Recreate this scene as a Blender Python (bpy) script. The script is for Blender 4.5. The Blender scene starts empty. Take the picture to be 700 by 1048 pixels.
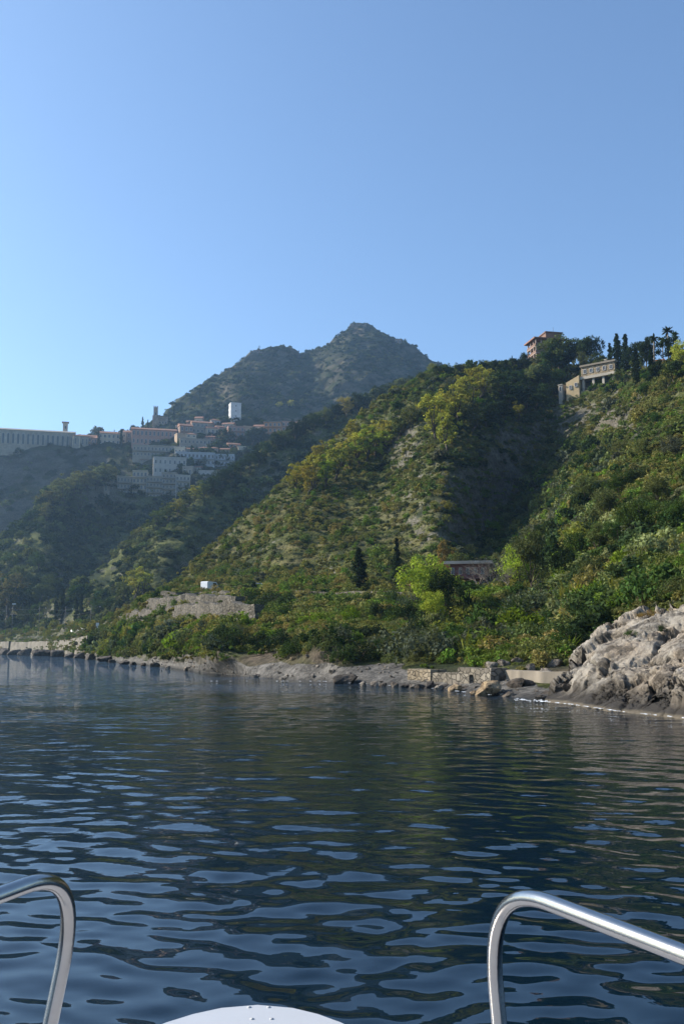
import bpy, bmesh, math, random
import numpy as np
from mathutils import Vector, Matrix
from mathutils.bvhtree import BVHTree

random.seed(7)
RNG = np.random.default_rng(11)
SC = bpy.context.scene
COL = SC.collection
R = math.radians

# ------------------------------------------------------------------ camera
H = 2.4                       # eye height over the water
FPX = 1000.0                  # focal length in photo pixels (700 x 1048)
HORIZON = 664.0
PITCH = math.atan((HORIZON - 524.0) / FPX)
cam_d = bpy.data.cameras.new("camera")
cam_d.sensor_fit = 'VERTICAL'
cam_d.sensor_height = 36.0
cam_d.lens = 36.0 * FPX / 1048.0
cam_d.clip_start = 0.05
cam_d.clip_end = 9000
cam = bpy.data.objects.new("camera", cam_d)
COL.objects.link(cam)
cam.location = (0, 0, H)
cam.rotation_euler = (R(90) + PITCH, 0, 0)
SC.camera = cam
CAM = Vector((0, 0, H))


def ray(px, py):
    px = np.asarray(px, float); py = np.asarray(py, float)
    xc = (px - 350.0) / FPX; yc = (524.0 - py) / FPX
    y = math.cos(PITCH) - yc * math.sin(PITCH)
    z = math.sin(PITCH) + yc * math.cos(PITCH)
    return xc / y, z / y


def at(px, py, Y):
    dx, dz = ray(px, py)
    Y = np.asarray(Y, float)
    return np.stack([dx * Y, Y + 0 * dx, H + dz * Y], -1)


def sea_y(px, py):            # forward distance of the water point under a pixel
    _, dz = ray(px, py)
    return H / np.maximum(-dz, 1e-4)


# ------------------------------------------------------------------ noise
_g = RNG.normal(size=(512, 3)); _g /= np.linalg.norm(_g, axis=1)[:, None]
_perm = RNG.permutation(512).astype(np.int64)


def pnoise(p):
    i = np.floor(p).astype(np.int64); f = p - i
    u = f * f * f * (f * (f * 6 - 15) + 10)
    out = 0
    for dx in (0, 1):
        wx = u[:, 0] if dx else 1 - u[:, 0]
        for dy in (0, 1):
            wy = u[:, 1] if dy else 1 - u[:, 1]
            for dz in (0, 1):
                wz = u[:, 2] if dz else 1 - u[:, 2]
                h = _perm[(_perm[(_perm[(i[:, 0] + dx) & 511] + i[:, 1] + dy) & 511] + i[:, 2] + dz) & 511]
                g = _g[h]
                out = out + wx * wy * wz * (g[:, 0] * (f[:, 0] - dx) + g[:, 1] * (f[:, 1] - dy) + g[:, 2] * (f[:, 2] - dz))
    return out * 1.6


def fbm(p, wl, octs, gain=0.5, ridged=False):
    s = np.zeros(len(p)); a = 1.0; k = 1.0 / wl
    for o in range(octs):
        n = pnoise(p * k + 17.3 * o)
        if ridged:
            n = 1 - 2 * np.abs(n)
        s += a * n; a *= gain; k *= 2.03
    return s


def sstep(a, b, x):
    t = np.clip((x - a) / (b - a), 0, 1)
    return t * t * (3 - 2 * t)


# ------------------------------------------------------------------ tagging
LABELS = {}


def tag(o, label=None, cat=None, group=None, kind=None):
    if label: o["label"] = label
    if cat: o["category"] = cat
    if group: o["group"] = group
    if kind: o["kind"] = kind
    return o


def link(o, parent=None):
    COL.objects.link(o)
    if parent is not None:
        o.parent = parent
    return o


def root(name, loc, label, cat, group=None, rz=0.0):
    o = bpy.data.objects.new(name, None)
    o.empty_display_size = 0.3
    link(o); o.location = loc; o.rotation_euler = (0, 0, rz)
    return tag(o, label, cat, group)


def np_mesh(name, V, F, mats=(), smooth=False, midx=None):
    me = bpy.data.meshes.new(name)
    V = np.ascontiguousarray(V, np.float32); F = np.ascontiguousarray(F, np.int32)
    n, k = F.shape
    me.vertices.add(len(V)); me.vertices.foreach_set("co", V.ravel())
    me.loops.add(n * k); me.loops.foreach_set("vertex_index", F.ravel())
    me.polygons.add(n)
    me.polygons.foreach_set("loop_start", np.arange(n, dtype=np.int32) * k)
    me.polygons.foreach_set("loop_total", np.full(n, k, np.int32))
    if midx is not None:
        me.polygons.foreach_set("material_index", np.asarray(midx, np.int32))
    me.polygons.foreach_set("use_smooth", np.full(n, smooth, bool))
    for m in mats: me.materials.append(m)
    me.update(calc_edges=True); me.validate()
    return me


class MB:
    """collects boxes, prisms and tubes of ONE part"""
    def __init__(s):
        s.v = []; s.f = []; s.m = []; s.sm = []

    def add(s, verts, faces, mi=0, smooth=False):
        b = len(s.v); s.v += [tuple(v) for v in verts]
        for f in faces:
            s.f.append(tuple(b + i for i in f)); s.m.append(mi); s.sm.append(smooth)
        return s

    def box(s, x0, x1, y0, y1, z0, z1, mi=0):
        v = [(x0, y0, z0), (x1, y0, z0), (x1, y1, z0), (x0, y1, z0), (x0, y0, z1), (x1, y0, z1), (x1, y1, z1), (x0, y1, z1)]
        return s.add(v, [(0, 3, 2, 1), (4, 5, 6, 7), (0, 1, 5, 4), (1, 2, 6, 5), (2, 3, 7, 6), (3, 0, 4, 7)], mi)

    def prism(s, prof, x0, x1, mi=0):            # profile in (y, z), swept along x
        n = len(prof)
        v = [(x0, y, z) for y, z in prof] + [(x1, y, z) for y, z in prof]
        f = [tuple(range(n - 1, -1, -1)), tuple(range(n, 2 * n))]
        f += [(i, (i + 1) % n, n + (i + 1) % n, n + i) for i in range(n)]
        return s.add(v, f, mi)

    def tube(s, pts, rad, n=8, mi=0, smooth=True, cap=True):
        pts = [Vector(p) for p in pts]
        rads = rad if isinstance(rad, (list, tuple)) else [rad] * len(pts)
        t0 = (pts[1] - pts[0]).normalized()
        a = t0.orthogonal().normalized()
        rings = []
        for i, p in enumerate(pts):
            t = (pts[min(i + 1, len(pts) - 1)] - pts[max(i - 1, 0)]).normalized()
            a = (a - t * a.dot(t)).normalized(); b = t.cross(a)
            rings.append([p + (a * math.cos(2 * math.pi * j / n) + b * math.sin(2 * math.pi * j / n)) * rads[i] for j in range(n)])
        v = [q for r_ in rings for q in r_]
        f = [(i * n + j, i * n + (j + 1) % n, (i + 1) * n + (j + 1) % n, (i + 1) * n + j) for i in range(len(pts) - 1) for j in range(n)]
        if cap:
            f += [tuple(range(n - 1, -1, -1)), tuple((len(pts) - 1) * n + j for j in range(n))]
        return s.add(v, f, mi, smooth)

    def mesh(s, name, mats):
        me = bpy.data.meshes.new(name)
        me.from_pydata(s.v, [], s.f)
        for m in (mats if isinstance(mats, (list, tuple)) else [mats]): me.materials.append(m)
        me.polygons.foreach_set("material_index", s.m)
        me.polygons.foreach_set("use_smooth", s.sm)
        me.update()
        return me

    def build(s, name, mats, parent=None):
        return link(bpy.data.objects.new(name, s.mesh(name, mats)), parent)


def obj(name, me, parent=None):
    return link(bpy.data.objects.new(name, me), parent)


# ------------------------------------------------------------------ materials
def new_mat(name):
    m = bpy.data.materials.new(name); m.use_nodes = True
    nt = m.node_tree; nt.nodes.clear()
    out = nt.nodes.new("ShaderNodeOutputMaterial")
    return m, nt, out


def N(nt, t, **kw):
    n = nt.nodes.new(t)
    for k, v in kw.items():
        if k in n.inputs: n.inputs[k].default_value = v
        else: setattr(n, k, v)
    return n


def surf(name, col, rough=0.8, var=0.25, scale=2.0, bump=0.3, bscale=None, metal=0.0, col2=None, spec=0.3):
    """painted / stone surface: colour broken up by two noises, with bump"""
    m, nt, out = new_mat(name)
    L = nt.links.new
    b = N(nt, "ShaderNodeBsdfPrincipled", Roughness=rough, Metallic=metal)
    b.inputs["Specular IOR Level"].default_value = spec
    tc = N(nt, "ShaderNodeTexCoord")
    n1 = N(nt, "ShaderNodeTexNoise", Scale=scale, Detail=6.0, Roughness=0.65)
    L(tc.outputs["Object"], n1.inputs["Vector"])
    c2 = col2 or tuple(c * (1 - var) for c in col)
    mx = N(nt, "ShaderNodeMix", data_type='RGBA')
    mx.inputs[6].default_value = (*c2, 1); mx.inputs[7].default_value = (*[min(1, c * (1 + var * .5)) for c in col], 1)
    mr = N(nt, "ShaderNodeMapRange"); mr.inputs[1].default_value = .33; mr.inputs[2].default_value = .67
    L(n1.outputs["Fac"], mr.inputs[0]); L(mr.outputs[0], mx.inputs[0]); L(mx.outputs[2], b.inputs["Base Color"])
    if bump:
        n2 = N(nt, "ShaderNodeTexNoise", Scale=bscale or scale * 6, Detail=5.0)
        L(tc.outputs["Object"], n2.inputs["Vector"])
        bp = N(nt, "ShaderNodeBump", Strength=bump, Distance=0.1)
        L(n2.outputs["Fac"], bp.inputs["Height"]); L(bp.outputs[0], b.inputs["Normal"])
    L(b.outputs[0], out.inputs[0])
    return m


def masonry(name, c1, c2, mortar, scale=1.0, rough=0.9):
    """irregular stone courses from a stretched Voronoi"""
    m, nt, out = new_mat(name); L = nt.links.new
    b = N(nt, "ShaderNodeBsdfPrincipled", Roughness=rough)
    b.inputs["Specular IOR Level"].default_value = .2
    tc = N(nt, "ShaderNodeTexCoord")
    mp = N(nt, "ShaderNodeMapping"); mp.inputs["Scale"].default_value = (scale, scale, scale * 1.6)
    L(tc.outputs["Object"], mp.inputs[0])
    vo = N(nt, "ShaderNodeTexVoronoi", Scale=1.0); vo.feature = 'F1'
    ve = N(nt, "ShaderNodeTexVoronoi", Scale=1.0); ve.feature = 'DISTANCE_TO_EDGE'
    L(mp.outputs[0], vo.inputs["Vector"]); L(mp.outputs[0], ve.inputs["Vector"])
    sx = N(nt, "ShaderNodeSeparateColor"); L(vo.outputs["Color"], sx.inputs[0])
    mx = N(nt, "ShaderNodeMix", data_type='RGBA'); mx.inputs[6].default_value = (*c1, 1); mx.inputs[7].default_value = (*c2, 1)
    L(sx.outputs[0], mx.inputs[0])
    mr = N(nt, "ShaderNodeMapRange"); mr.inputs[1].default_value = .0; mr.inputs[2].default_value = .09
    L(ve.outputs["Distance"], mr.inputs[0])
    m2 = N(nt, "ShaderNodeMix", data_type='RGBA'); m2.inputs[6].default_value = (*mortar, 1)
    L(mr.outputs[0], m2.inputs[0]); L(mx.outputs[2], m2.inputs[7])
    nz = N(nt, "ShaderNodeTexNoise", Scale=.25, Detail=5.0); L(tc.outputs["Object"], nz.inputs["Vector"])
    m3 = N(nt, "ShaderNodeMix", data_type='RGBA', blend_type='MULTIPLY'); m3.inputs[0].default_value = .6
    cr = N(nt, "ShaderNodeValToRGB"); cr.color_ramp.elements[0].position = .3; cr.color_ramp.elements[1].position = .65
    cr.color_ramp.elements[0].color = (.35, .33, .27, 1)
    L(nz.outputs["Fac"], cr.inputs[0]); L(m2.outputs[2], m3.inputs[6]); L(cr.outputs[0], m3.inputs[7])
    L(m3.outputs[2], b.inputs["Base Color"])
    bp = N(nt, "ShaderNodeBump", Strength=.8, Distance=.12)
    L(mr.outputs[0], bp.inputs["Height"]); L(bp.outputs[0], b.inputs["Normal"])
    L(b.outputs[0], out.inputs[0])
    return m


def foliage(name, instanced):
    m, nt, out = new_mat(name); L = nt.links.new
    if instanced:
        src = N(nt, "ShaderNodeAttribute", attribute_name="tint"); src.attribute_type = 'INSTANCER'
        colsock = src.outputs["Color"]
    else:
        src = N(nt, "ShaderNodeObjectInfo"); colsock = src.outputs["Color"]
    tc = N(nt, "ShaderNodeTexCoord")
    n1 = N(nt, "ShaderNodeTexNoise", Scale=1.1, Detail=3.0); L(tc.outputs["Object"], n1.inputs["Vector"])
    n2 = N(nt, "ShaderNodeTexNoise", Scale=9.0, Detail=2.0); L(tc.outputs["Object"], n2.inputs["Vector"])
    hs = N(nt, "ShaderNodeHueSaturation")
    mh = N(nt, "ShaderNodeMapRange"); mh.inputs[1].default_value = .3; mh.inputs[2].default_value = .7; mh.inputs[3].default_value = .495; mh.inputs[4].default_value = .53
    L(n1.outputs["Fac"], mh.inputs[0]); L(mh.outputs[0], hs.inputs["Hue"])
    mv = N(nt, "ShaderNodeMapRange"); mv.inputs[1].default_value = .28; mv.inputs[2].default_value = .72; mv.inputs[3].default_value = .55; mv.inputs[4].default_value = 1.5
    L(n2.outputs["Fac"], mv.inputs[0]); L(mv.outputs[0], hs.inputs["Value"])
    L(colsock, hs.inputs["Color"])
    d = N(nt, "ShaderNodeBsdfDiffuse"); t = N(nt, "ShaderNodeBsdfTranslucent")
    L(hs.outputs[0], d.inputs[0])
    tw = N(nt, "ShaderNodeMix", data_type='RGBA', blend_type='MULTIPLY'); tw.inputs[0].default_value = 1
    tw.inputs[7].default_value = (1.15, 1.1, .55, 1)
    L(hs.outputs[0], tw.inputs[6]); L(tw.outputs[2], t.inputs[0])
    mx = N(nt, "ShaderNodeMixShader"); mx.inputs[0].default_value = .27
    L(d.outputs[0], mx.inputs[1]); L(t.outputs[0], mx.inputs[2]); L(mx.outputs[0], out.inputs[0])
    return m


def ground_mat(name):
    """terrain: albedo of the cover from the 'ground' colour attribute, broken up by noise, with relief"""
    m, nt, out = new_mat(name); L = nt.links.new
    b = N(nt, "ShaderNodeBsdfPrincipled", Roughness=.95); b.inputs["Specular IOR Level"].default_value = .1
    at_ = N(nt, "ShaderNodeAttribute", attribute_name="ground")
    geo = N(nt, "ShaderNodeNewGeometry")
    n1 = N(nt, "ShaderNodeTexNoise", Scale=1.1, Detail=8.0, Roughness=.75); L(geo.outputs["Position"], n1.inputs["Vector"])
    cr = N(nt, "ShaderNodeValToRGB"); e = cr.color_ramp.elements
    e[0].position = .38; e[0].color = (.4, .43, .38, 1); e[1].position = .64; e[1].color = (1.4, 1.35, 1.25, 1)
    L(n1.outputs["Fac"], cr.inputs[0])
    mx = N(nt, "ShaderNodeMix", data_type='RGBA', blend_type='MULTIPLY'); mx.inputs[0].default_value = 1
    L(at_.outputs["Color"], mx.inputs[6]); L(cr.outputs[0], mx.inputs[7]); L(mx.outputs[2], b.inputs["Base Color"])
    n2 = N(nt, "ShaderNodeTexNoise", Scale=1.3, Detail=9.0, Roughness=.75); L(geo.outputs["Position"], n2.inputs["Vector"])
    bp = N(nt, "ShaderNodeBump", Strength=1.0, Distance=.7); L(n2.outputs["Fac"], bp.inputs["Height"]); L(bp.outputs[0], b.inputs["Normal"])
    L(b.outputs[0], out.inputs[0])
    return m


def rock_mat(name, base, dark, tide=True, scale=1.0):
    """weathered limestone: pale with dark crevices of lichen, black tide belt and a pale salt rim at the waterline"""
    m, nt, out = new_mat(name); L = nt.links.new
    b = N(nt, "ShaderNodeBsdfPrincipled", Roughness=.88); b.inputs["Specular IOR Level"].default_value = .25
    geo = N(nt, "ShaderNodeNewGeometry")
    n1 = N(nt, "ShaderNodeTexNoise", Scale=.9 * scale, Detail=11.0, Roughness=.76, Distortion=.5); L(geo.outputs["Position"], n1.inputs["Vector"])
    cr = N(nt, "ShaderNodeValToRGB"); e = cr.color_ramp.elements
    e[0].position = .42; e[0].color = (*dark, 1); e[1].position = .54; e[1].color = (*base, 1)
    x = cr.color_ramp.elements.new(.7); x.color = (*[min(1, c * 1.25) for c in base], 1)
    L(n1.outputs["Fac"], cr.inputs[0]); colr = cr.outputs[0]
    n3 = N(nt, "ShaderNodeTexNoise", Scale=.35 * scale, Detail=4.0); L(geo.outputs["Position"], n3.inputs["Vector"])
    c3 = N(nt, "ShaderNodeValToRGB"); c3.color_ramp.elements[0].position = .4; c3.color_ramp.elements[1].position = .62
    c3.color_ramp.elements[0].color = (1, .93, .85, 1); c3.color_ramp.elements[1].color = (.98, .82, .66, 1)
    L(n3.outputs["Fac"], c3.inputs[0])
    m0 = N(nt, "ShaderNodeMix", data_type='RGBA', blend_type='MULTIPLY'); m0.inputs[0].default_value = .8
    L(colr, m0.inputs[6]); L(c3.outputs[0], m0.inputs[7]); colr = m0.outputs[2]
    if tide:
        sp = N(nt, "ShaderNodeSeparateXYZ"); L(geo.outputs["Position"], sp.inputs[0])
        n2 = N(nt, "ShaderNodeTexNoise", Scale=.8, Detail=6.0); L(geo.outputs["Position"], n2.inputs["Vector"])
        ma = N(nt, "ShaderNodeMath", operation='MULTIPLY_ADD'); ma.inputs[1].default_value = -1.7
        L(n2.outputs["Fac"], ma.inputs[0]); L(sp.outputs["Z"], ma.inputs[2])      # z - 2.2 * noise
        mr = N(nt, "ShaderNodeMapRange"); mr.inputs[1].default_value = -.55; mr.inputs[2].default_value = .35
        L(ma.outputs[0], mr.inputs[0])
        mx = N(nt, "ShaderNodeMix", data_type='RGBA'); mx.inputs[6].default_value = (.055, .047, .038, 1)
        L(mr.outputs[0], mx.inputs[0]); L(colr, mx.inputs[7]); colr = mx.outputs[2]
        m2 = N(nt, "ShaderNodeMath", operation='MULTIPLY_ADD'); m2.inputs[1].default_value = -.25
        L(n1.outputs["Fac"], m2.inputs[0]); L(sp.outputs["Z"], m2.inputs[2])
        mr2 = N(nt, "ShaderNodeMapRange"); mr2.inputs[1].default_value = -.08; mr2.inputs[2].default_value = .02
        L(m2.outputs[0], mr2.inputs[0])
        mx2 = N(nt, "ShaderNodeMix", data_type='RGBA'); mx2.inputs[6].default_value = (.2, .165, .115, 1)
        L(mr2.outputs[0], mx2.inputs[0]); L(colr, mx2.inputs[7]); colr = mx2.outputs[2]
    L(colr, b.inputs["Base Color"])
    n4 = N(nt, "ShaderNodeTexNoise", Scale=2.0 * scale, Detail=11.0, Roughness=.78, Distortion=.4); L(geo.outputs["Position"], n4.inputs["Vector"])
    bp = N(nt, "ShaderNodeBump", Strength=1.0, Distance=.3 / scale); L(n4.outputs["Fac"], bp.inputs["Height"]); L(bp.outputs[0], b.inputs["Normal"])
    L(b.outputs[0], out.inputs[0])
    return m


M = {}


def beach_mat():
    """small grey pebbles"""
    m, nt, out = new_mat("pebble_beach"); L = nt.links.new
    b = N(nt, "ShaderNodeBsdfPrincipled", Roughness=.9); b.inputs["Specular IOR Level"].default_value = .2
    at_ = N(nt, "ShaderNodeAttribute", attribute_name="ground"); geo = N(nt, "ShaderNodeNewGeometry")
    vo = N(nt, "ShaderNodeTexVoronoi", Scale=5.0); L(geo.outputs["Position"], vo.inputs["Vector"])
    sx = N(nt, "ShaderNodeSeparateColor"); L(vo.outputs["Color"], sx.inputs[0])
    mr = N(nt, "ShaderNodeMapRange"); mr.inputs[3].default_value = .5; mr.inputs[4].default_value = 1.5; L(sx.outputs[0], mr.inputs[0])
    mx = N(nt, "ShaderNodeVectorMath", operation='SCALE'); L(at_.outputs["Color"], mx.inputs[0]); L(mr.outputs[0], mx.inputs["Scale"])
    L(mx.outputs[0], b.inputs["Base Color"])
    n2 = N(nt, "ShaderNodeTexNoise", Scale=3.0, Detail=8.0, Roughness=.8); L(geo.outputs["Position"], n2.inputs["Vector"])
    bp = N(nt, "ShaderNodeBump", Strength=.8, Distance=.15); L(n2.outputs["Fac"], bp.inputs["Height"]); L(bp.outputs[0], b.inputs["Normal"])
    L(b.outputs[0], out.inputs[0])
    return m


M['beach'] = beach_mat()
M['ground'] = ground_mat("hillside_ground")
M['leaf'] = foliage("leaf_individual", False)
M['scrub'] = foliage("leaf_scrub", True)
M['bark'] = surf("bark", (.09, .07, .05), .95, .4, 3, .6)
M['palebark'] = surf("pale_bark", (.2, .17, .14), .95, .4, 3, .4)
M['rock'] = rock_mat("limestone", (.4, .375, .33), (.12, .11, .095))
M['boulder_dark'] = rock_mat("dark_boulder", (.10, .09, .08), (.03, .028, .025), tide=False, scale=2)
M['boulder_tan'] = rock_mat("tan_boulder", (.36, .29, .19), (.12, .09, .06), tide=False, scale=2)
M['boulder_grey'] = rock_mat("grey_boulder", (.24, .22, .19), (.08, .07, .06), tide=False, scale=2)
M['stonewall'] = masonry("rubble_wall", (.14, .12, .095), (.26, .225, .175), (.09, .08, .062), 2.2)
M['terracewall'] = masonry("terrace_wall", (.1, .088, .068), (.19, .165, .13), (.05, .045, .035), 1.5)
M['concrete'] = surf("sea_wall_concrete", (.2, .175, .135), .9, .45, .3, .4, 3)
M['asphalt'] = surf("asphalt", (.06, .06, .06), .9, .2, 2, .2)
M['tile'] = surf("roof_tile", (.27, .14, .09), .85, .35, 1.5, .4, 12)
M['glass'] = surf("window_glass", (.025, .03, .035), .15, .2, 1, 0, spec=.5)
M['frame'] = surf("window_frame", (.5, .48, .45), .6, .1, 1, 0)
M['steel'] = surf("polished_steel", (.42, .40, .38), .2, .06, 30, .015, 160, metal=1.0)
M['gel'] = surf("white_gelcoat", (.47, .47, .475), .22, .04, 3, .01, 60, spec=.5)
M['bolt'] = surf("bolt_steel", (.4, .4, .4), .5, .1, 20, 0)
M['dmetal'] = surf("galvanised_metal", (.09, .09, .09), .6, .2, 3, 0)
M['wpaint'] = surf("white_paint", (.75, .75, .74), .5, .08, 2, .05)
M['carpaint'] = surf("white_car_paint", (.78, .78, .78), .25, .03, 2, 0, spec=.5)
M['rubber'] = surf("tyre_rubber", (.02, .02, .02), .8, .2, 8, .1)
M['foam'] = surf("sea_foam", (.75, .78, .8), .7, .3, 4, .5, 8)
M['soil'] = surf("road_verge", (.25, .21, .15), .95, .3, 1, .5)


def plaster(name, c):
    key = "pl_" + name
    if key not in M:
        M[key] = surf(name, c, .88, .22, .35, .15, 4)
    return M[key]
# ------------------------------------------------------------------ terrain
class RBF:
    def __init__(s, pts):
        a = np.array(pts, float)
        s.c = a[:, :2] / 100.0; v = np.log(a[:, 2]); n = len(a)
        K = s.k(s.c, s.c) + np.eye(n) * 2e-3
        Pm = np.c_[np.ones(n), s.c]
        A = np.block([[K, Pm], [Pm.T, np.zeros((3, 3))]])
        s.w = np.linalg.solve(A, np.r_[v, 0, 0, 0])

    @staticmethod
    def k(a, b):
        r2 = ((a[:, None] - b[None]) ** 2).sum(-1)
        return np.where(r2 > 1e-12, r2 * np.log(np.maximum(r2, 1e-12)) * .5, 0)

    def __call__(s, px, py):
        q = np.c_[px.ravel(), py.ravel()] / 100.0
        out = np.empty(len(q))
        for i in range(0, len(q), 20000):
            c = q[i:i + 20000]
            out[i:i + 20000] = s.k(c, s.c) @ s.w[:-3] + np.c_[np.ones(len(c)), c] @ s.w[-3:]
        return np.exp(out).reshape(px.shape)


class Layer:
    """a hillside: its skyline and foot are given as seen from the boat, its distances from control points; behind the
    skyline it goes on as a real hill that falls away"""
    def __init__(s, crest, foot, ctrl, nu, nv, amp, wl, octs, back, under=False, ridged=0.0, gain=.5, lowfade=4.0, lowpow=1.0, nsc=(1, 1, 1)):
        nsc = np.array(nsc)
        crest = np.array(crest, float); foot = np.array(foot, float)
        x0, x1 = max(crest[0, 0], foot[0, 0]), min(crest[-1, 0], foot[-1, 0])
        xs = np.linspace(x0, x1, nu)
        top = np.interp(xs, crest[:, 0], crest[:, 1]); bot = np.interp(xs, foot[:, 0], foot[:, 1])
        v = np.linspace(0, 1, nv)[:, None]
        PX = np.repeat(xs[None], nv, 0); PY = bot[None] * (1 - v) + top[None] * v
        D = RBF(ctrl)(PX, PY)
        P = at(PX, PY, D)
        rows = [P]
        s.nfront = nv; s.r0 = 0
        if under:                                       # the shore goes on below the water
            hd = P[0] - np.array([0, 0, H]); hd[:, 2] = 0; hd /= np.linalg.norm(hd, axis=1)[:, None]
            pre = []
            for t, z in ((9.0, -2.6), (4.0, -1.1), (1.5, -.35)):
                q = P[0] - hd * t; q[:, 2] = z; pre.append(q)
            rows = [np.stack(pre)] + rows; s.r0 = 3
        hd = P[-1] - np.array([0, 0, H]); hd[:, 2] = 0; hd /= np.linalg.norm(hd, axis=1)[:, None]
        post = []
        L, flat = back
        for t in (.03, .08, .15, .25, .38, .52, .68, .84, 1.0):
            q = P[-1] + hd * (L * t)
            fall = max(0.0, (t - flat) / (1 - flat)) ** 1.3
            q[:, 2] = P[-1][:, 2] * (1 - fall) - 4 * fall
            post.append(q)
        rows.append(np.stack(post))
        G = np.concatenate(rows, 0)
        PXa = np.concatenate([np.repeat(PX[:1], s.r0, 0), PX, np.repeat(PX[-1:], 9, 0)], 0)
        PYa = np.concatenate([np.repeat(PY[:1], s.r0, 0), PY, np.repeat(PY[-1:] - 1, 9, 0)], 0)
        gu = np.gradient(G, axis=1); gv = np.gradient(G, axis=0)
        n = np.cross(gu, gv); n /= np.maximum(np.linalg.norm(n, axis=-1), 1e-9)[..., None]
        Q = G.reshape(-1, 3)
        d = fbm(Q * nsc, wl, octs, gain)
        if ridged:
            d = d * (1 - ridged) + ridged * (fbm(Q * nsc + 91.7, wl * .8, octs, gain, True) - .35)
        fade = np.clip((Q[:, 2] + .2) / lowfade, 0, 1) ** lowpow
        G = (Q + n.reshape(-1, 3) * (amp * d * fade)[:, None]).reshape(G.shape)
        s.G, s.PX, s.PY = G, PXa, PYa
        gu = np.gradient(G, axis=1); gv = np.gradient(G, axis=0)
        n = np.cross(gu, gv); s.A = np.linalg.norm(n, axis=-1)
        s.N = n / np.maximum(s.A, 1e-9)[..., None]
        h, w = G.shape[:2]
        a = (np.arange(h - 1)[:, None] * w + np.arange(w - 1)[None])
        s.F = np.stack([a, a + 1, a + w + 1, a + w], -1).reshape(-1, 4)
        s.bvh = BVHTree.FromPolygons(G.reshape(-1, 3).tolist(), s.F.tolist())

    def hit(s, px, py):
        for k in range(60):
            dx, dz = ray(px, py + k * .5)
            d = Vector((float(dx), 1.0, float(dz))).normalized()
            r_ = s.bvh.ray_cast(CAM, d)
            if r_[0] is not None: return r_[0]
        raise RuntimeError(f"no ground at {px},{py}")

    def drop(s, x, y):
        r_ = s.bvh.ray_cast(Vector((x, y, 900)), Vector((0, 0, -1)))
        return r_[0]

    def objects(s, name, colour, split=None, split_name=None):
        V = s.G.reshape(-1, 3)
        sel = np.zeros(len(s.F), bool)
        if split is not None:
            sel = split.reshape(-1)[s.F].mean(1) > .5
        out = []
        for nm, msk in ((name, ~sel), (split_name, sel)):
            if not msk.any(): continue
            F = s.F[msk]; u, inv = np.unique(F, return_inverse=True)
            me = np_mesh(nm, V[u], inv.reshape(-1, 4), [M['beach' if nm == 'beach' else 'ground']], True)
            ca = me.color_attributes.new("ground", 'FLOAT_COLOR', 'POINT')
            c = np.c_[colour.reshape(-1, 3)[u], np.ones(len(u))].astype(np.float32)
            ca.data.foreach_set("color", c.ravel())
            o = obj(nm, me); tag(o, kind="structure"); out.append(o)
        return out


def blobs(L, lst):
    m = np.zeros(L.PX.shape)
    for (x, y, rx, ry, w) in lst:
        m = np.maximum(m, w * np.exp(-((L.PX - x) / rx) ** 2 - ((L.PY - y) / ry) ** 2))
    return m


def mixc(c, d, t):
    return c * (1 - t[..., None]) + np.array(d) * t[..., None]


def cover(L, wl, rock_c=(.15, .138, .118), grass=(.095, .105, .034), dry=(.14, .128, .052), dark=(.03, .042, .017), rockb=(), dryb=(), soilb=(), soil_c=(.15, .12, .095), steep=(.42, .62)):
    Q = L.G.reshape(-1, 3); sh = L.PX.shape
    n1 = fbm(Q + 5, wl, 5).reshape(sh); n2 = fbm(Q + 50, wl * .35, 5).reshape(sh); n3 = fbm(Q * np.array([1, 1, 2.5]) + 150, wl * .2, 5).reshape(sh)
    c = np.ones(sh + (3,)) * np.array(grass)
    c = mixc(c, dry, np.clip(sstep(-.1, .5, n1 + .5 * n2) * .7 + blobs(L, dryb), 0, 1) * sstep(-.5, .5, n2))
    c = mixc(c, dark, sstep(.0, .55, n2 - .3 * n1))
    st = 1 - L.N[..., 2]
    rk = np.clip(sstep(steep[0], steep[1], st + .22 * n3) + blobs(L, rockb) * sstep(-.7, .25, n3), 0, 1)
    rc = np.ones(sh + (3,)) * np.array(rock_c) * (1 + .35 * n3[..., None])
    c = c * (1 - rk[..., None]) + rc * rk[..., None]
    so = np.clip(blobs(L, soilb), 0, 1) * sstep(-.6, .1, n2)
    c = mixc(c, soil_c, so)
    return np.clip(c, .008, .8), np.clip(rk + so, 0, 1), n1, n2


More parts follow.
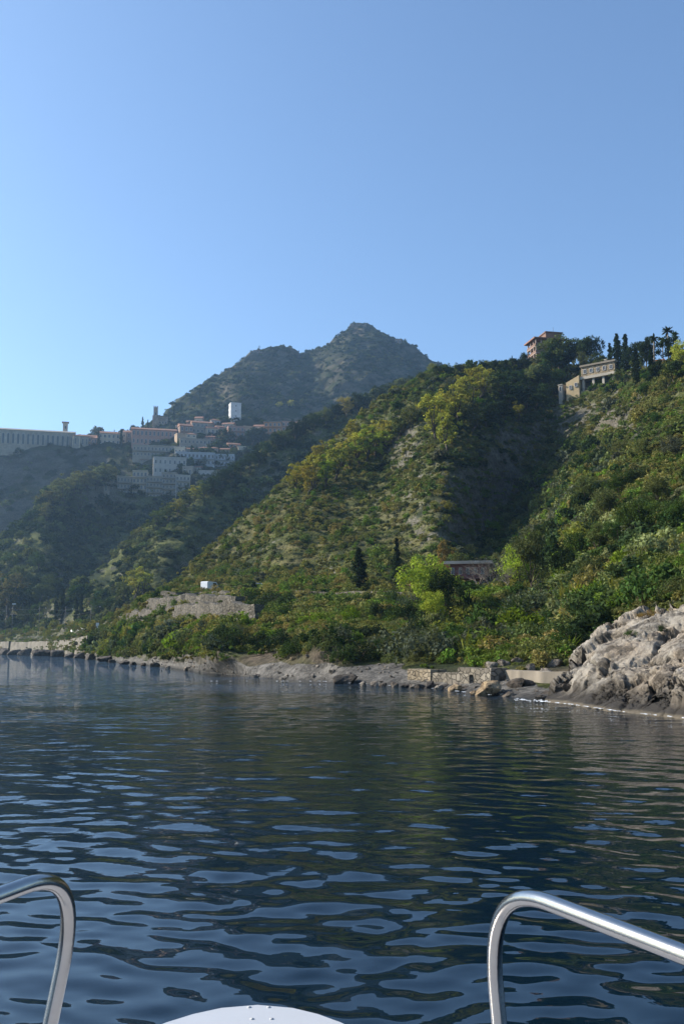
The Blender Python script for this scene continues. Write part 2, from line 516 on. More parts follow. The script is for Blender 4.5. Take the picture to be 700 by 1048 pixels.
# --- the near hill: bench, central ridge, gully under the villa and right-hand flank
def S(px, py): return (px, py, float(sea_y(px, py)))
SHORE = [(-320, 667.6), (-100, 668.4), (0, 669.4), (60, 670.9), (85, 672.2), (100, 675.3), (160, 681.2), (225, 689), (330, 697), (440, 704), (520, 713), (585, 717), (700, 722), (850, 730), (1150, 740), (1420, 748)]
CREST = [(-320, 652), (-100, 650), (0, 648), (60, 645), (105, 638), (140, 621), (170, 604), (190, 589), (240, 544), (300, 488), (340, 453), (370, 429), (400, 403), (440, 383), (480, 377), (530, 372), (560, 371), (600, 376), (640, 384), (670, 377), (700, 363), (760, 330), (850, 270), (1000, 200), (1150, 170), (1300, 420), (1420, 742)]
CTRL = [S(-320, 667.6), (-320, 652, 800), S(-100, 668.4), (-100, 650, 600), S(0, 669.4), (0, 660, 455), (0, 648, 480), S(60, 670.9), (60, 660, 355), (60, 645, 390),
        S(100, 675.3), (100, 665, 226), (100, 652, 250), (105, 639, 275), S(160, 681.2), (160, 668, 150), (160, 647, 166), (160, 625, 190), (168, 606, 225),
        S(225, 689), (225, 676, 93), (225, 655, 99), (225, 641, 128), (225, 625, 165), (225, 604, 212), (190, 590, 240), (240, 545, 262), (300, 490, 290), (370, 430, 312), (440, 383, 335), (400, 403, 322),
        S(330, 697), (330, 682, 77), (330, 652, 84), (330, 638, 110), (330, 622, 140), (330, 606, 188), (260, 590, 222), (300, 560, 225), (300, 520, 255), (350, 580, 200), (335, 500, 272), (400, 480, 282), (400, 430, 305),
        S(440, 704), (440, 690, 65), (440, 660, 80), (440, 632, 108), (440, 608, 150), (420, 590, 185), (450, 570, 192), (450, 530, 208), (450, 490, 230), (452, 450, 258), (455, 410, 297),
        S(520, 713), (520, 690, 57), (520, 660, 74), (520, 630, 98), (520, 605, 138), (500, 585, 190), (520, 560, 228), (540, 520, 264), (540, 480, 285), (540, 440, 300), (520, 400, 320), (545, 372, 350),
        S(585, 717), (600, 660, 66), (600, 620, 84), (600, 580, 104), (592, 545, 128), (608, 500, 155), (625, 560, 104), (625, 500, 142), (650, 450, 178), (662, 410, 215),
        (575, 480, 268), (590, 440, 290), (605, 415, 305), (600, 400, 318), (640, 388, 300), (600, 376, 340),
        S(700, 722), (700, 680, 52), (700, 640, 57), (700, 600, 64), (700, 560, 77), (700, 520, 96), (700, 470, 127), (700, 420, 168), (700, 380, 207), (700, 363, 232),
        S(850, 730), (850, 620, 46), (850, 500, 82), (850, 350, 150), (850, 270, 200), S(1150, 740), (1150, 500, 60), (1150, 170, 150), S(1420, 748), (1300, 420, 80), (1420, 742, 29)]
NEAR = Layer(CREST, SHORE, CTRL, 960, 420, 1.7, 26, 7, (260, .3), under=True, ridged=.35, gain=.52, lowfade=6, lowpow=3)
c, rk_near, n1, n2 = cover(NEAR, 24,
    rockb=[(460, 500, 16, 26, .9), (480, 545, 26, 22, .9), (596, 430, 44, 18, 1.2), (540, 480, 30, 26, .6), (632, 428, 20, 16, 1.2), (450, 540, 30, 20, .5), (400, 520, 30, 14, .4), (690, 500, 14, 16, .8), (665, 445, 14, 12, .6), (520, 655, 12, 5, .5), (500, 540, 16, 20, .7)],
    dryb=[(300, 545, 120, 55, .75), (430, 540, 30, 50, .6), (660, 470, 40, 60, .5), (560, 655, 50, 10, .5), (270, 590, 60, 15, .6)],
    soilb=[(265, 672, 55, 14, 1), (330, 672, 26, 12, 1), (200, 660, 25, 8, .5), (575, 688, 50, 5, .9), (480, 692, 40, 6, .8), (620, 440, 25, 12, .5)])
zz = NEAR.G[..., 2]
rk_near = rk_near * np.where((NEAR.PX < 230) & (NEAR.G[..., 2] < 7), 0, 1)
c = mixc(c, (.1, .135, .03), .75 * blobs(NEAR, [(650, 560, 80, 70, 1), (330, 635, 90, 12, .7), (560, 640, 60, 20, .6)]) * (1 - rk_near))
# dry, trodden contour bands of the old terraces on the grassy ridge
tb = np.sin(2 * math.pi * (NEAR.G[..., 2] + 2.2 * n1 + .8 * n2) / 4.2)
tm = blobs(NEAR, [(300, 545, 130, 60, 1), (420, 480, 40, 60, .7), (660, 470, 40, 60, .5)]) * (1 - rk_near)
c = mixc(c, (.19, .165, .08), .75 * sstep(.55, .95, tb) * tm)
c = mixc(c, (.045, .055, .02), .6 * sstep(-.6, -.95, tb) * tm)
beach_top = np.interp(NEAR.PX, [-320, 85, 100, 160, 225, 330, 380, 440, 500, 585, 1150], [.9, .9, .8, .9, 1.1, 1.3, 1.2, 1.0, .8, .3, -5])
bmask = (zz + .5 * n2 < beach_top) & (np.arange(zz.shape[0])[:, None] < 120)
peb = fbm(NEAR.G.reshape(-1, 3) + 9, 1.5, 4).reshape(zz.shape)
bc = np.array([.098, .09, .079]) * (1 + .5 * peb[..., None])
wet = sstep(.35, .05, zz)[..., None]
c = np.where(bmask[..., None], bc * (1 - .45 * wet), c)
near_hill, beach = NEAR.objects("hillside", c, bmask, "beach")
NEAR_C = c

# --- second ridge, left: grassy flank above the railway
MID = Layer([(-60, 655), (20, 640), (60, 617), (110, 580), (150, 546), (190, 512), (230, 489), (270, 461), (310, 436), (350, 416), (400, 397), (440, 388), (520, 378), (620, 375)],
            [(-60, 662), (20, 660), (100, 660), (300, 640), (620, 600)],
            [(-60, 655, 560), (20, 640, 530), (20, 660, 500), (60, 617, 470), (110, 580, 470), (150, 546, 485), (190, 512, 505), (230, 489, 525), (270, 461, 545), (310, 436, 560), (350, 416, 575), (440, 388, 600), (620, 375, 640),
             (60, 655, 440), (100, 640, 412), (130, 620, 400), (160, 590, 408), (185, 560, 440), (175, 535, 470), (215, 590, 450), (230, 555, 480), (250, 515, 510), (280, 490, 530), (330, 470, 545), (300, 640, 400), (620, 600, 480)],
            430, 230, 4.5, 48, 7, (260, .15), ridged=.4)
c, rk_mid, _, _ = cover(MID, 45, grass=(.105, .115, .04), dry=(.115, .118, .048), rockb=[(275, 485, 16, 14, .9)], steep=(.5, .72), dryb=[(130, 580, 50, 30, .8), (90, 600, 30, 15, .6)])
mid_hill, = MID.objects("ridge_slope", c)

# --- third ridge, far left: wooded spur under the town
SPUR = Layer([(-220, 640), (-100, 598), (0, 558), (30, 532), (50, 508), (80, 496), (115, 488), (140, 494), (200, 503), (260, 500), (330, 480)],
             [(-220, 664), (0, 661), (150, 655), (330, 620)],
             [(-220, 640, 660), (-100, 598, 620), (0, 558, 610), (30, 532, 625), (50, 508, 645), (80, 496, 665), (115, 488, 690), (140, 494, 700), (200, 503, 705), (330, 480, 720),
              (-220, 664, 620), (0, 661, 510), (0, 620, 535), (30, 600, 540), (60, 600, 560), (40, 560, 585), (80, 540, 640), (120, 570, 620), (110, 520, 675), (160, 560, 640), (150, 655, 500), (330, 620, 560)],
             330, 190, 6, 60, 7, (200, .2), ridged=.4)
c, rk_spur, _, _ = cover(SPUR, 60, grass=(.1, .11, .04), dry=(.12, .12, .05), dryb=[(30, 570, 40, 25, .5)], rockb=[(100, 540, 25, 20, .5)])
spur_hill, = SPUR.objects("spur_slope", c)

# --- the cliff that carries the town
TOWN = Layer([(-420, 470), (-150, 462), (0, 458), (70, 459), (110, 456), (150, 450), (180, 443), (215, 436), (245, 432), (300, 438), (345, 432), (420, 430), (560, 430)],
             [(-420, 640), (0, 600), (200, 560), (560, 540)],
             [(-420, 470, 900), (-420, 640, 820), (0, 458, 835), (70, 459, 830), (110, 456, 835), (150, 450, 850), (180, 443, 870), (215, 436, 890), (245, 432, 900), (300, 438, 900), (420, 430, 920), (560, 430, 940),
              (0, 480, 822), (0, 540, 795), (0, 600, 770), (100, 475, 822), (100, 520, 800), (150, 470, 815), (180, 465, 808), (150, 500, 770), (200, 480, 780), (240, 460, 835), (200, 505, 750), (250, 490, 780), (300, 460, 850), (200, 560, 730), (560, 540, 780)],
             420, 170, 6, 70, 7, (160, .5), ridged=.55)
c, rk_town, _, _ = cover(TOWN, 60, rock_c=(.085, .08, .075), grass=(.04, .05, .022), dry=(.06, .06, .03), dark=(.02, .03, .016), rockb=[(40, 500, 90, 30, .2), (200, 455, 30, 12, .5)], soilb=[(170, 470, 40, 10, .4)])
town_hill, = TOWN.objects("town_cliff", c)

# --- the mountain behind the town
MOUNT = Layer([(-520, 500), (-100, 480), (60, 462), (120, 448), (150, 438), (172, 427), (185, 416), (200, 406), (215, 397), (228, 389), (240, 378), (252, 369), (258, 362), (268, 359), (280, 357.5), (290, 357), (300, 361), (306, 366), (318, 363), (328, 361), (333, 356), (340, 349), (348, 344), (355, 338), (361, 333), (368, 331), (376, 332), (382, 336), (390, 342), (400, 347), (408, 351), (414, 353), (424, 362), (432, 369), (445, 377), (470, 385), (520, 400), (700, 440), (900, 480)],
              [(-520, 520), (0, 500), (300, 480), (900, 520)],
              [(-520, 500, 1200), (-100, 480, 1100), (60, 462, 980), (120, 448, 960), (150, 438, 980), (185, 416, 1040), (215, 397, 1090), (240, 378, 1130), (260, 361, 1165), (290, 357, 1190), (306, 366, 1215), (328, 361, 1240), (348, 344, 1265), (368, 331, 1280), (400, 347, 1270), (445, 377, 1230), (520, 400, 1220), (900, 480, 1200),
               (200, 430, 985), (240, 425, 1000), (240, 400, 1040), (280, 400, 1075), (300, 430, 1020), (330, 400, 1110), (345, 375, 1160), (330, 440, 1050), (380, 390, 1120), (380, 360, 1200), (420, 400, 1130), (265, 385, 1105),
               (-520, 520, 1160), (0, 500, 930), (200, 470, 940), (300, 480, 960), (900, 520, 1050)],
              640, 260, 7.5, 95, 8, (520, .02), ridged=.75, gain=.58)
c, rk_mount, _, _ = cover(MOUNT, 80, rock_c=(.11, .095, .075), grass=(.034, .045, .02), dry=(.075, .07, .032), dark=(.018, .026, .012), rockb=[(365, 340, 9, 7, .9), (350, 352, 12, 8, .7), (233, 402, 7, 12, .9), (262, 365, 8, 6, .7), (290, 363, 14, 4, .7), (345, 380, 25, 18, .5), (360, 410, 30, 12, .4), (265, 415, 15, 10, .4)], dryb=[(300, 395, 80, 30, .3)], steep=(.42, .62))
mountain, = MOUNT.objects("mountain", c)

# --- the rock at the water's edge on the right
def rock_outcrop():
    crest = [(556, 712), (566, 703), (574, 697), (580, 690), (586, 679), (592, 670), (600, 659), (610, 648), (620, 640), (632, 632), (645, 629), (660, 627), (672, 623), (690, 621), (705, 616), (760, 606), (900, 604), (1000, 640), (1100, 700), (1200, 754)]
    foot = [(540, 716), (556, 718.5), (585, 722), (640, 730), (700, 736), (800, 745), (1000, 752), (1200, 756)]
    ctrl = [S(556, 718.5), S(585, 722), S(640, 730), S(700, 736), S(800, 745), S(1000, 752), S(1200, 756),
            (556, 712, 46), (580, 690, 49), (600, 659, 52), (620, 640, 54), (645, 629, 55), (672, 623, 53), (705, 616, 50), (760, 606, 46), (900, 604, 42), (1000, 640, 35), (1100, 700, 30), (1200, 754, 27),
            (590, 700, 45.0), (620, 700, 41.5), (650, 700, 39.6), (620, 670, 45.5), (650, 680, 42), (650, 650, 47.5), (690, 700, 36.5), (690, 665, 41.5), (670, 640, 48), (670, 700, 38.4), (720, 700, 35), (760, 650, 40), (900, 650, 33)]
    L = Layer(crest, foot, ctrl, 780, 340, .3, 3.8, 8, (9, .15), under=True, ridged=.6, gain=.5, lowfade=.9, nsc=(1, .8, .5))
    # fractured blocks: every cell of two sizes is tilted and set in or out on its own
    def blocks(Q, size, tilt, off):
        q = Q / size; i0 = np.floor(q).astype(np.int64)
        best = np.full(len(q), 1e9); sec = best.copy(); d = np.zeros(len(q))
        for a in (-1, 0, 1):
            for b in (-1, 0, 1):
                for c_ in (-1, 0, 1):
                    i = i0 + np.array([a, b, c_])
                    h = _perm[(_perm[(_perm[i[:, 0] & 511] + i[:, 1]) & 511] + i[:, 2]) & 511]
                    p_ = i + .5 + .45 * _g[h]
                    v = q - p_; r2 = np.sqrt((v ** 2).sum(1))
                    dd = (v * _g[(h + 77) & 511]).sum(1) * tilt + off * _g[(h + 31) & 511][:, 0]
                    nb = r2 < best
                    sec = np.where(nb, best, np.minimum(sec, r2)); d = np.where(nb, dd, d); best = np.where(nb, r2, best)
        return size * (d - .16 * sstep(.12, .0, sec - best))
    Q0 = L.G.reshape(-1, 3)
    Qw = Q0 + .35 * np.stack([fbm(Q0 + k * 31, 1.6, 4) for k in range(3)], -1)
    Qs = Qw * np.array([1, 1, .62])
    ff = np.clip((Q0[:, 2] + .1) / .8, 0, 1)
    L.G = (Q0 + L.N.reshape(-1, 3) * (ff * (-.05 + .55 * blocks(Qs, 2.3, .4, .14) + .26 * blocks(Qs * np.array([1.3, 1.3, .6]) + 9, .8, .42, .16) + .13 * blocks(Qs + 21, .34, .5, .2)))[:, None]).reshape(L.G.shape)
    # sea-worn undercut and vertical clefts
    Q = L.G.reshape(-1, 3)
    cl = np.abs(pnoise(Q * np.array([.45, .35, .1]) + 3.3))
    cleft = sstep(.10, .0, cl) * sstep(.1, 1.2, Q[:, 2]) * 1.0
    und = np.exp(-((Q[:, 2] - .55) / .35) ** 2) * (.12 + .3 * pnoise(Q * .5 + 8))
    NN = L.N.reshape(-1, 3)
    Q2 = Q - NN * (cleft + und * .6)[:, None]
    me = np_mesh("rock_outcrop", Q2, L.F, [M['rock']], True)
    o = obj("rock_outcrop", me)
    tag(o, "big pale limestone rock rising from the sea at the foot of the right-hand slope", "rock")
    L.G = Q2.reshape(L.G.shape); L.bvh = BVHTree.FromPolygons(Q2.tolist(), L.F.tolist())
    return L


ROCK = rock_outcrop()

# ------------------------------------------------------------------ water
def sea():
    rng = np.random.default_rng(5)
    r_ = [1.2]
    while r_[-1] < 1850: r_.append(r_[-1] * (1.005 if r_[-1] < 220 else 1.02))
    r_ = np.array(r_)
    az = np.concatenate([np.linspace(-180, -42, 40, endpoint=False), np.linspace(-42, 42, 860, endpoint=False), np.linspace(42, 180, 41)])
    A, RR = np.meshgrid(np.radians(az), r_)
    X = RR * np.sin(A); Y = RR * np.cos(A)
    x = X.ravel(); y = Y.ravel()
    # domain warp so that no wave train stays regular
    p = np.c_[x, y, 0 * x]
    wx = .55 * pnoise(p * .21) + .12 * pnoise(p * .9); wy = .55 * pnoise(p * .21 + 40) + .12 * pnoise(p * .9 + 20)
    gust = .8 + .45 * pnoise(p * np.array([.02, .035, 1]) + 7)
    xx = x + wx; yy = y + wy
    spacing = RR.ravel() * .005
    fine = (np.abs(A.ravel()) < R(43))
    z = np.zeros_like(x)
    n = 84
    lam = np.exp(rng.uniform(math.log(.2), math.log(1.7), n))
    th = rng.normal(R(78), R(30), n)
    ph = rng.uniform(0, 6.283, n)
    for l, t, f in zip(lam, th, ph):
        k = 2 * math.pi / l
        slope = .0116 * (1.0 if l < .9 else .6) * (1.0 if l > .3 else .8)
        fade = np.clip((l / spacing - 2.5) / 3, 0, 1) * fine
        z += fade * slope / k * np.sin(k * (xx * math.cos(t) + yy * math.sin(t)) + f)
    z *= gust
    V = np.c_[x, y, z]
    h, w = A.shape
    a = (np.arange(h - 1)[:, None] * w + np.arange(w - 1)[None])
    F = np.stack([a, a + w, a + w + 1, a + 1], -1).reshape(-1, 4)
    m, nt, out = new_mat("sea_water"); L = nt.links.new
    b = N(nt, "ShaderNodeBsdfPrincipled", Roughness=.012, IOR=1.333)
    b.inputs["Base Color"].default_value = (.0012, .008, .016, 1)
    geo = N(nt, "ShaderNodeNewGeometry")
    mp = N(nt, "ShaderNodeMapping"); mp.inputs["Scale"].default_value = (.75, 1.25, 1)
    L(geo.outputs["Position"], mp.inputs[0])
    n1 = N(nt, "ShaderNodeTexNoise", Scale=1.1, Detail=4.0, Roughness=.55); L(mp.outputs[0], n1.inputs["Vector"])
    n2 = N(nt, "ShaderNodeTexNoise", Scale=.09, Detail=3.0); L(mp.outputs[0], n2.inputs["Vector"])
    cd = N(nt, "ShaderNodeVectorMath", operation='LENGTH'); L(geo.outputs["Position"], cd.inputs[0])
    # the finest ripples lie only where the wind touches the water, further out
    mr = N(nt, "ShaderNodeMapRange"); mr.inputs[1].default_value = 10; mr.inputs[2].default_value = 130; mr.inputs[3].default_value = .012; mr.inputs[4].default_value = 1.0
    # stronger beyond
    L(cd.outputs["Value"], mr.inputs[0])
    mw = N(nt, "ShaderNodeMapRange"); mw.inputs[1].default_value = .35; mw.inputs[2].default_value = .65; mw.inputs[3].default_value = .45; mw.inputs[4].default_value = 1.1
    L(n2.outputs["Fac"], mw.inputs[0])
    mu = N(nt, "ShaderNodeMath", operation='MULTIPLY'); L(mr.outputs[0], mu.inputs[0]); L(mw.outputs[0], mu.inputs[1])
    bp = N(nt, "ShaderNodeBump", Distance=.5); L(mu.outputs[0], bp.inputs["Strength"]); L(n1.outputs["Fac"], bp.inputs["Height"])
    L(bp.outputs[0], b.inputs["Normal"]); L(b.outputs[0], out.inputs[0])
    o = obj("sea_water", np_mesh("sea_water", V, F, [m], True))
    tag(o, kind="structure")


sea()
# ------------------------------------------------------------------ plants
def leaf_quads(C, Rad, n_per, size, rng, flat=1.0, shell=.55, up=.25):
    """leaf-sized rhombs spread through clumps (centres C, radii Rad)"""
    n = len(C) * n_per
    ci = np.repeat(np.arange(len(C)), n_per)
    d = rng.normal(size=(n, 3)); d /= np.linalg.norm(d, axis=1)[:, None]
    rr = shell + (1 - shell) * rng.random(n) ** .7
    pos = C[ci] + d * (Rad[ci] * rr)[:, None] * np.array([1, 1, flat])
    nr = d * .8 + rng.normal(size=(n, 3)) * .7 + np.array([0, 0, up]); nr /= np.linalg.norm(nr, axis=1)[:, None]
    a = np.cross(nr, rng.normal(size=(n, 3))); a /= np.maximum(np.linalg.norm(a, axis=1), 1e-6)[:, None]
    b = np.cross(nr, a)
    s = size * rng.uniform(.6, 1.35, n)[:, None]
    V = np.stack([pos - a * s, pos - b * s * .55, pos + a * s + nr * s * .15, pos + b * s * .55], 1).reshape(-1, 3)
    return V, np.arange(n * 4).reshape(-1, 4)


def merge(parts):
    Vs, Fs, o = [], [], 0
    for V, F in parts:
        Vs.append(V); Fs.append(F + o); o += len(V)
    return np.concatenate(Vs), np.concatenate(Fs)


def limbs(rng, h, spread, n, r0, fork=.35, up=.5):
    mb = MB()
    tips = []
    lean = rng.normal(0, .04 * h, 2)
    top = Vector((lean[0], lean[1], h * fork))
    mb.tube([(0, 0, -.35 * r0 - .05 * h), (lean[0] * .3, lean[1] * .3, h * fork * .5), top], [r0 * 1.25, r0, r0 * .85], 7)
    for i in range(n):
        a = 2 * math.pi * (i + rng.uniform(-.3, .3)) / n
        rr = spread * rng.uniform(.5, .95); z = h * rng.uniform(fork + .15, .92)
        e = Vector((lean[0] + rr * math.cos(a), lean[1] + rr * math.sin(a), z))
        mid = top.lerp(e, .5) + Vector((0, 0, -up * .12 * h * rng.uniform(.2, 1)))
        mb.tube([top - Vector((0, 0, .03 * h)), mid, e], [r0 * .6, r0 * .38, r0 * .12], 5)
        tips.append(e)
    return mb, tips


def broad_tree(seed, h=8.0, w=3.0, leaves=34, size=.24, loose=1.0, fork=.3, tall=False):
    rng = np.random.default_rng(seed)
    mb, tips = limbs(rng, h, w * .8, 6, h * .022, fork)
    C, Rd = [], []
    k = 34
    for i in range(k):
        d = rng.normal(size=3); d /= np.linalg.norm(d)
        rr = rng.random() ** .45
        cz = h * (.62 if not tall else .58); rz = h * (.34 if not tall else .42)
        lobe = 1 + .35 * math.sin(3 * math.atan2(d[1], d[0]) + seed) + .2 * math.sin(5 * d[2] + seed)
        C.append((d[0] * w * rr * lobe, d[1] * w * rr * lobe, cz + d[2] * rz * rr)); Rd.append(w * rng.uniform(.2, .4))
    for t in tips:
        C.append(tuple(t)); Rd.append(w * .32)
    C = np.array(C); Rd = np.array(Rd)
    keep = C[:, 2] > h * .2
    V, F = leaf_quads(C[keep], Rd[keep], int(leaves * 1.5), size, rng, .8, .25)
    return mb.mesh("trunk", M['bark']), np_mesh("crown", V, F, [M['leaf']])


def bush(seed, h=2.0, w=1.5, leaves=36, size=.13):
    rng = np.random.default_rng(seed)
    C, Rd = [], []
    for i in range(24):
        a = rng.uniform(0, 6.283); rr = math.sqrt(rng.random()) * w
        z = h * (1 - (rr / w) ** 2 * .75) * rng.uniform(.25, .8)
        C.append((rr * math.cos(a), rr * math.sin(a), z)); Rd.append(h * rng.uniform(.2, .33))
    V, F = leaf_quads(np.array(C), np.array(Rd), leaves, size, rng, .9, .35)
    mb = MB()
    for i in range(5):
        a = i * 1.3; mb.tube([(0, 0, -.3), (.3 * w * math.cos(a), .3 * w * math.sin(a), h * .35), (.6 * w * math.cos(a), .6 * w * math.sin(a), h * .65)], [.05, .04, .015], 5)
    return mb.mesh("stem", M['bark']), np_mesh("foliage", V, F, [M['leaf']])


def cypress(seed, h=10.0, w=1.1):
    rng = np.random.default_rng(seed)
    C, Rd = [], []
    for i in range(46):
        t = (i + rng.random()) / 46
        prof = (min(1, t / .12) ** .7) * (1 - t) ** .6 * 1.1
        a = rng.uniform(0, 6.283); rr = w * prof * rng.uniform(.1, .65)
        C.append((rr * math.cos(a), rr * math.sin(a), h * (.04 + .93 * t))); Rd.append(max(.14, w * prof * .5))
    V, F = leaf_quads(np.array(C), np.array(Rd), 46, .2, rng, 1.8, .4, up=.0)
    mb = MB().tube([(0, 0, -.5), (0, 0, h * .3), (0, 0, h * .85)], [.2, .16, .04], 6)
    return mb.mesh("trunk", M['bark']), np_mesh("crown", V, F, [M['leaf']])


def palm(seed, h=8.0):
    rng = np.random.default_rng(seed)
    mb = MB()
    bend = rng.normal(0, .3, 2)
    top = Vector((bend[0], bend[1], h))
    mb.tube([(0, 0, -.5), (bend[0] * .3, bend[1] * .3, h * .5), top], [.22, .17, .15], 7)
    V, F = [], []
    for i in range(34):
        a = rng.uniform(0, 6.283); el = rng.uniform(-.7, 1.3); ln = rng.uniform(1.2, 1.7)
        d = Vector((math.cos(a) * math.cos(el), math.sin(a) * math.cos(el), math.sin(el)))
        side = Vector((-math.sin(a), math.cos(a), 0))
        p = top.copy(); prev = None
        for s_ in range(5):
            wdt = [.05, .2, .26, .2, .03][s_]
            l_, r__ = p - side * wdt - Vector((0, 0, wdt * .5)), p + side * wdt - Vector((0, 0, wdt * .5))
            b = len(V); V += [tuple(l_), tuple(p), tuple(r__)]
            if s_: F += [(b - 3, b - 2, b + 1, b), (b - 2, b - 1, b + 2, b + 1)]
            p = p + d * (ln / 4); d = (d + Vector((0, 0, -.28))).normalized()
    return mb.mesh("trunk", M['palebark']), np_mesh("crown", np.array(V), np.array(F), [M['leaf']])


def bare_tree(seed, h=7.0):
    rng = np.random.default_rng(seed); mb = MB(); tw = MB()
    mb.tube([(0, 0, -.4), (.1, 0, h * .25)], [.13, .1], 6)

    def grow(p, d, ln, r0, k):
        e = p + d * ln
        (mb if k > 2 else tw).tube([p, e], [r0, r0 * .6], 4, smooth=False, cap=False)
        if k == 0: return
        for i in range(3 if k > 1 else 4):
            nd = (d + Vector(rng.normal(0, .42, 3)) + Vector((0, 0, .12))).normalized()
            grow(p + d * ln * rng.uniform(.55, 1), nd, ln * rng.uniform(.6, .8), r0 * .55, k - 1)
    for i in range(4):
        d = Vector((rng.normal(0, .35), rng.normal(0, .35), 1)).normalized()
        grow(Vector((.1, 0, h * .22)), d, h * .28, .07, 4)
    return mb.mesh("trunk", M['palebark']), tw.mesh("crown", M['palebark'])  # the crown mesh is only bare twigs, in loose pieces


def pine(seed, h=10.0, w=4.0):
    rng = np.random.default_rng(seed)
    mb, tips = limbs(rng, h, w * .8, 7, .2, .6, up=.2)
    C, Rd = [], []
    for i in range(30):
        a = rng.uniform(0, 6.283); rr = math.sqrt(rng.random()) * w
        C.append((rr * math.cos(a), rr * math.sin(a), h * (.86 - .14 * (rr / w) ** 2) + rng.uniform(-.5, .3))); Rd.append(w * rng.uniform(.2, .32))
    V, F = leaf_quads(np.array(C), np.array(Rd), 60, .2, rng, .6, .3)
    return mb.mesh("trunk", M['bark']), np_mesh("crown", V, F, [M['leaf']])


PLANTS = {
    'broad': [(broad_tree(s, 8, 3.2), 8.0, 'broadleaf_tree', 'tree') for s in (1, 2, 3, 4)],
    'tall': [(broad_tree(s, 10, 2.3, 26, .24, tall=True, fork=.22), 10.0, 'slender_tree', 'tree') for s in (11, 12, 13, 14)],
    'cypress': [(cypress(s), 10.0, 'cypress_tree', 'tree') for s in (21, 22, 23)],
    'palm': [(palm(s), 9.0, 'palm_tree', 'palm tree') for s in (31, 32)],
    'bare': [(bare_tree(s), 7.5, 'bare_tree', 'tree') for s in (41, 42)],
    'pine': [(pine(s), 10.0, 'pine_tree', 'tree') for s in (51, 52)],
    'bush': [(bush(s, leaves=70, size=.085), 2.0, 'bush', 'bush') for s in (61, 62, 63, 64)],
    'big': [(broad_tree(s, 8, 3.6, 70, .17, fork=.2), 8.0, 'broadleaf_tree', 'tree') for s in (71, 72, 73)],
}
COLS = {
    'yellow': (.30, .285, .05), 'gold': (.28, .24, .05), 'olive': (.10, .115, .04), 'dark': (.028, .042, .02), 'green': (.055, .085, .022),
    'bright': (.13, .18, .02), 'lime': (.26, .31, .04), 'grey': (.085, .095, .06), 'autumn': (.13, .115, .045), 'pale': (.155, .165, .07), 'deep': (.04, .06, .022), 'rust': (.19, .125, .045)}
ORD = ['first', 'second', 'third', 'fourth', 'fifth', 'sixth', 'seventh', 'eighth', 'ninth', 'tenth', 'eleventh', 'twelfth', 'thirteenth', 'fourteenth', 'fifteenth', 'sixteenth', 'seventeenth', 'eighteenth', 'nineteenth', 'twentieth',
       'twenty-first', 'twenty-second', 'twenty-third', 'twenty-fourth', 'twenty-fifth', 'twenty-sixth', 'twenty-seventh', 'twenty-eighth', 'twenty-ninth', 'thirtieth']
COLWORD = {'yellow': 'yellowish', 'gold': 'golden', 'olive': 'olive green', 'dark': 'dark', 'green': 'green', 'bright': 'bright green', 'lime': 'yellow-green', 'grey': 'grey-green', 'autumn': 'brownish', 'pale': 'pale green', 'deep': 'deep green', 'rust': 'rusty orange'}
_pi = 0


def plant(kind, col, px, py, hpx, layer, label, group=None, wide=1.0, p=None):
    global _pi
    _pi += 1
    (a, b), h0, nm, cat = PLANTS[kind][_pi % len(PLANTS[kind])]
    p = p or layer.hit(px, py)
    h = hpx * p.y / FPX
    s = h / h0
    o = root(nm, p - Vector((0, 0, .04 * h)), label, cat, group, random.uniform(0, 6.28))
    o.scale = (s * wide, s * wide, s)
    t = obj(a.name.split('.')[0], a, o)
    c_ = obj(b.name.split('.')[0], b, o)
    f = random.uniform(.85, 1.18)
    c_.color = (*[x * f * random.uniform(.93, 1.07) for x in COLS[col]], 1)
    t.color = c_.color
    return o


def grove(layer, items, where, group):
    """items: (kind, colour, px, py, height in px[, width factor]); each gets a label of its own, counted from the left within its look"""
    items = sorted(items, key=lambda i: i[2])
    look = {}
    for it in items: look.setdefault((it[0], it[1]), []).append(it)
    word = {'broad': 'rounded tree', 'tall': 'tall loose tree', 'cypress': 'narrow cypress', 'palm': 'palm', 'bare': 'leafless tree', 'pine': 'umbrella pine', 'bush': 'bush', 'big': 'dense bushy tree'}
    for (k, c_), lst in look.items():
        for i, it in enumerate(lst):
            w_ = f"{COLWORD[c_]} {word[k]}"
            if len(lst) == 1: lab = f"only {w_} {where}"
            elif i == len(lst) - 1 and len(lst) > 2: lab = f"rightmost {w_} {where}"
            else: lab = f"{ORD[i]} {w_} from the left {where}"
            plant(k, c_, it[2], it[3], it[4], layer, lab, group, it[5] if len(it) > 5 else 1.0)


T = 'tall'; B = 'broad'; G_ = 'big'; U = 'bush'; CY = 'cypress'
grove(NEAR, [(T, 'yellow', 304, 503, 34, 1.3), (T, 'gold', 314, 506, 36, 1.2), (T, 'yellow', 322, 500, 42, 1.3), (T, 'lime', 333, 500, 38, 1.2), (T, 'yellow', 343, 493, 46, 1.3), (T, 'gold', 352, 486, 40, 1.2), (T, 'lime', 358, 482, 34, 1.2),
             (T, 'yellow', 368, 476, 40, 1.2), (T, 'lime', 375, 474, 46, 1.2), (T, 'yellow', 384, 468, 44, 1.3), (T, 'lime', 391, 470, 36, 1.1), (T, 'gold', 398, 460, 36, 1.2), (T, 'olive', 408, 452, 34, 1.3), (B, 'olive', 420, 440, 26), (T, 'gold', 327, 478, 30, 1.2), (T, 'gold', 362, 455, 30, 1.2)],
      "in the grove on the central ridge crest", "trees along the central ridge crest")
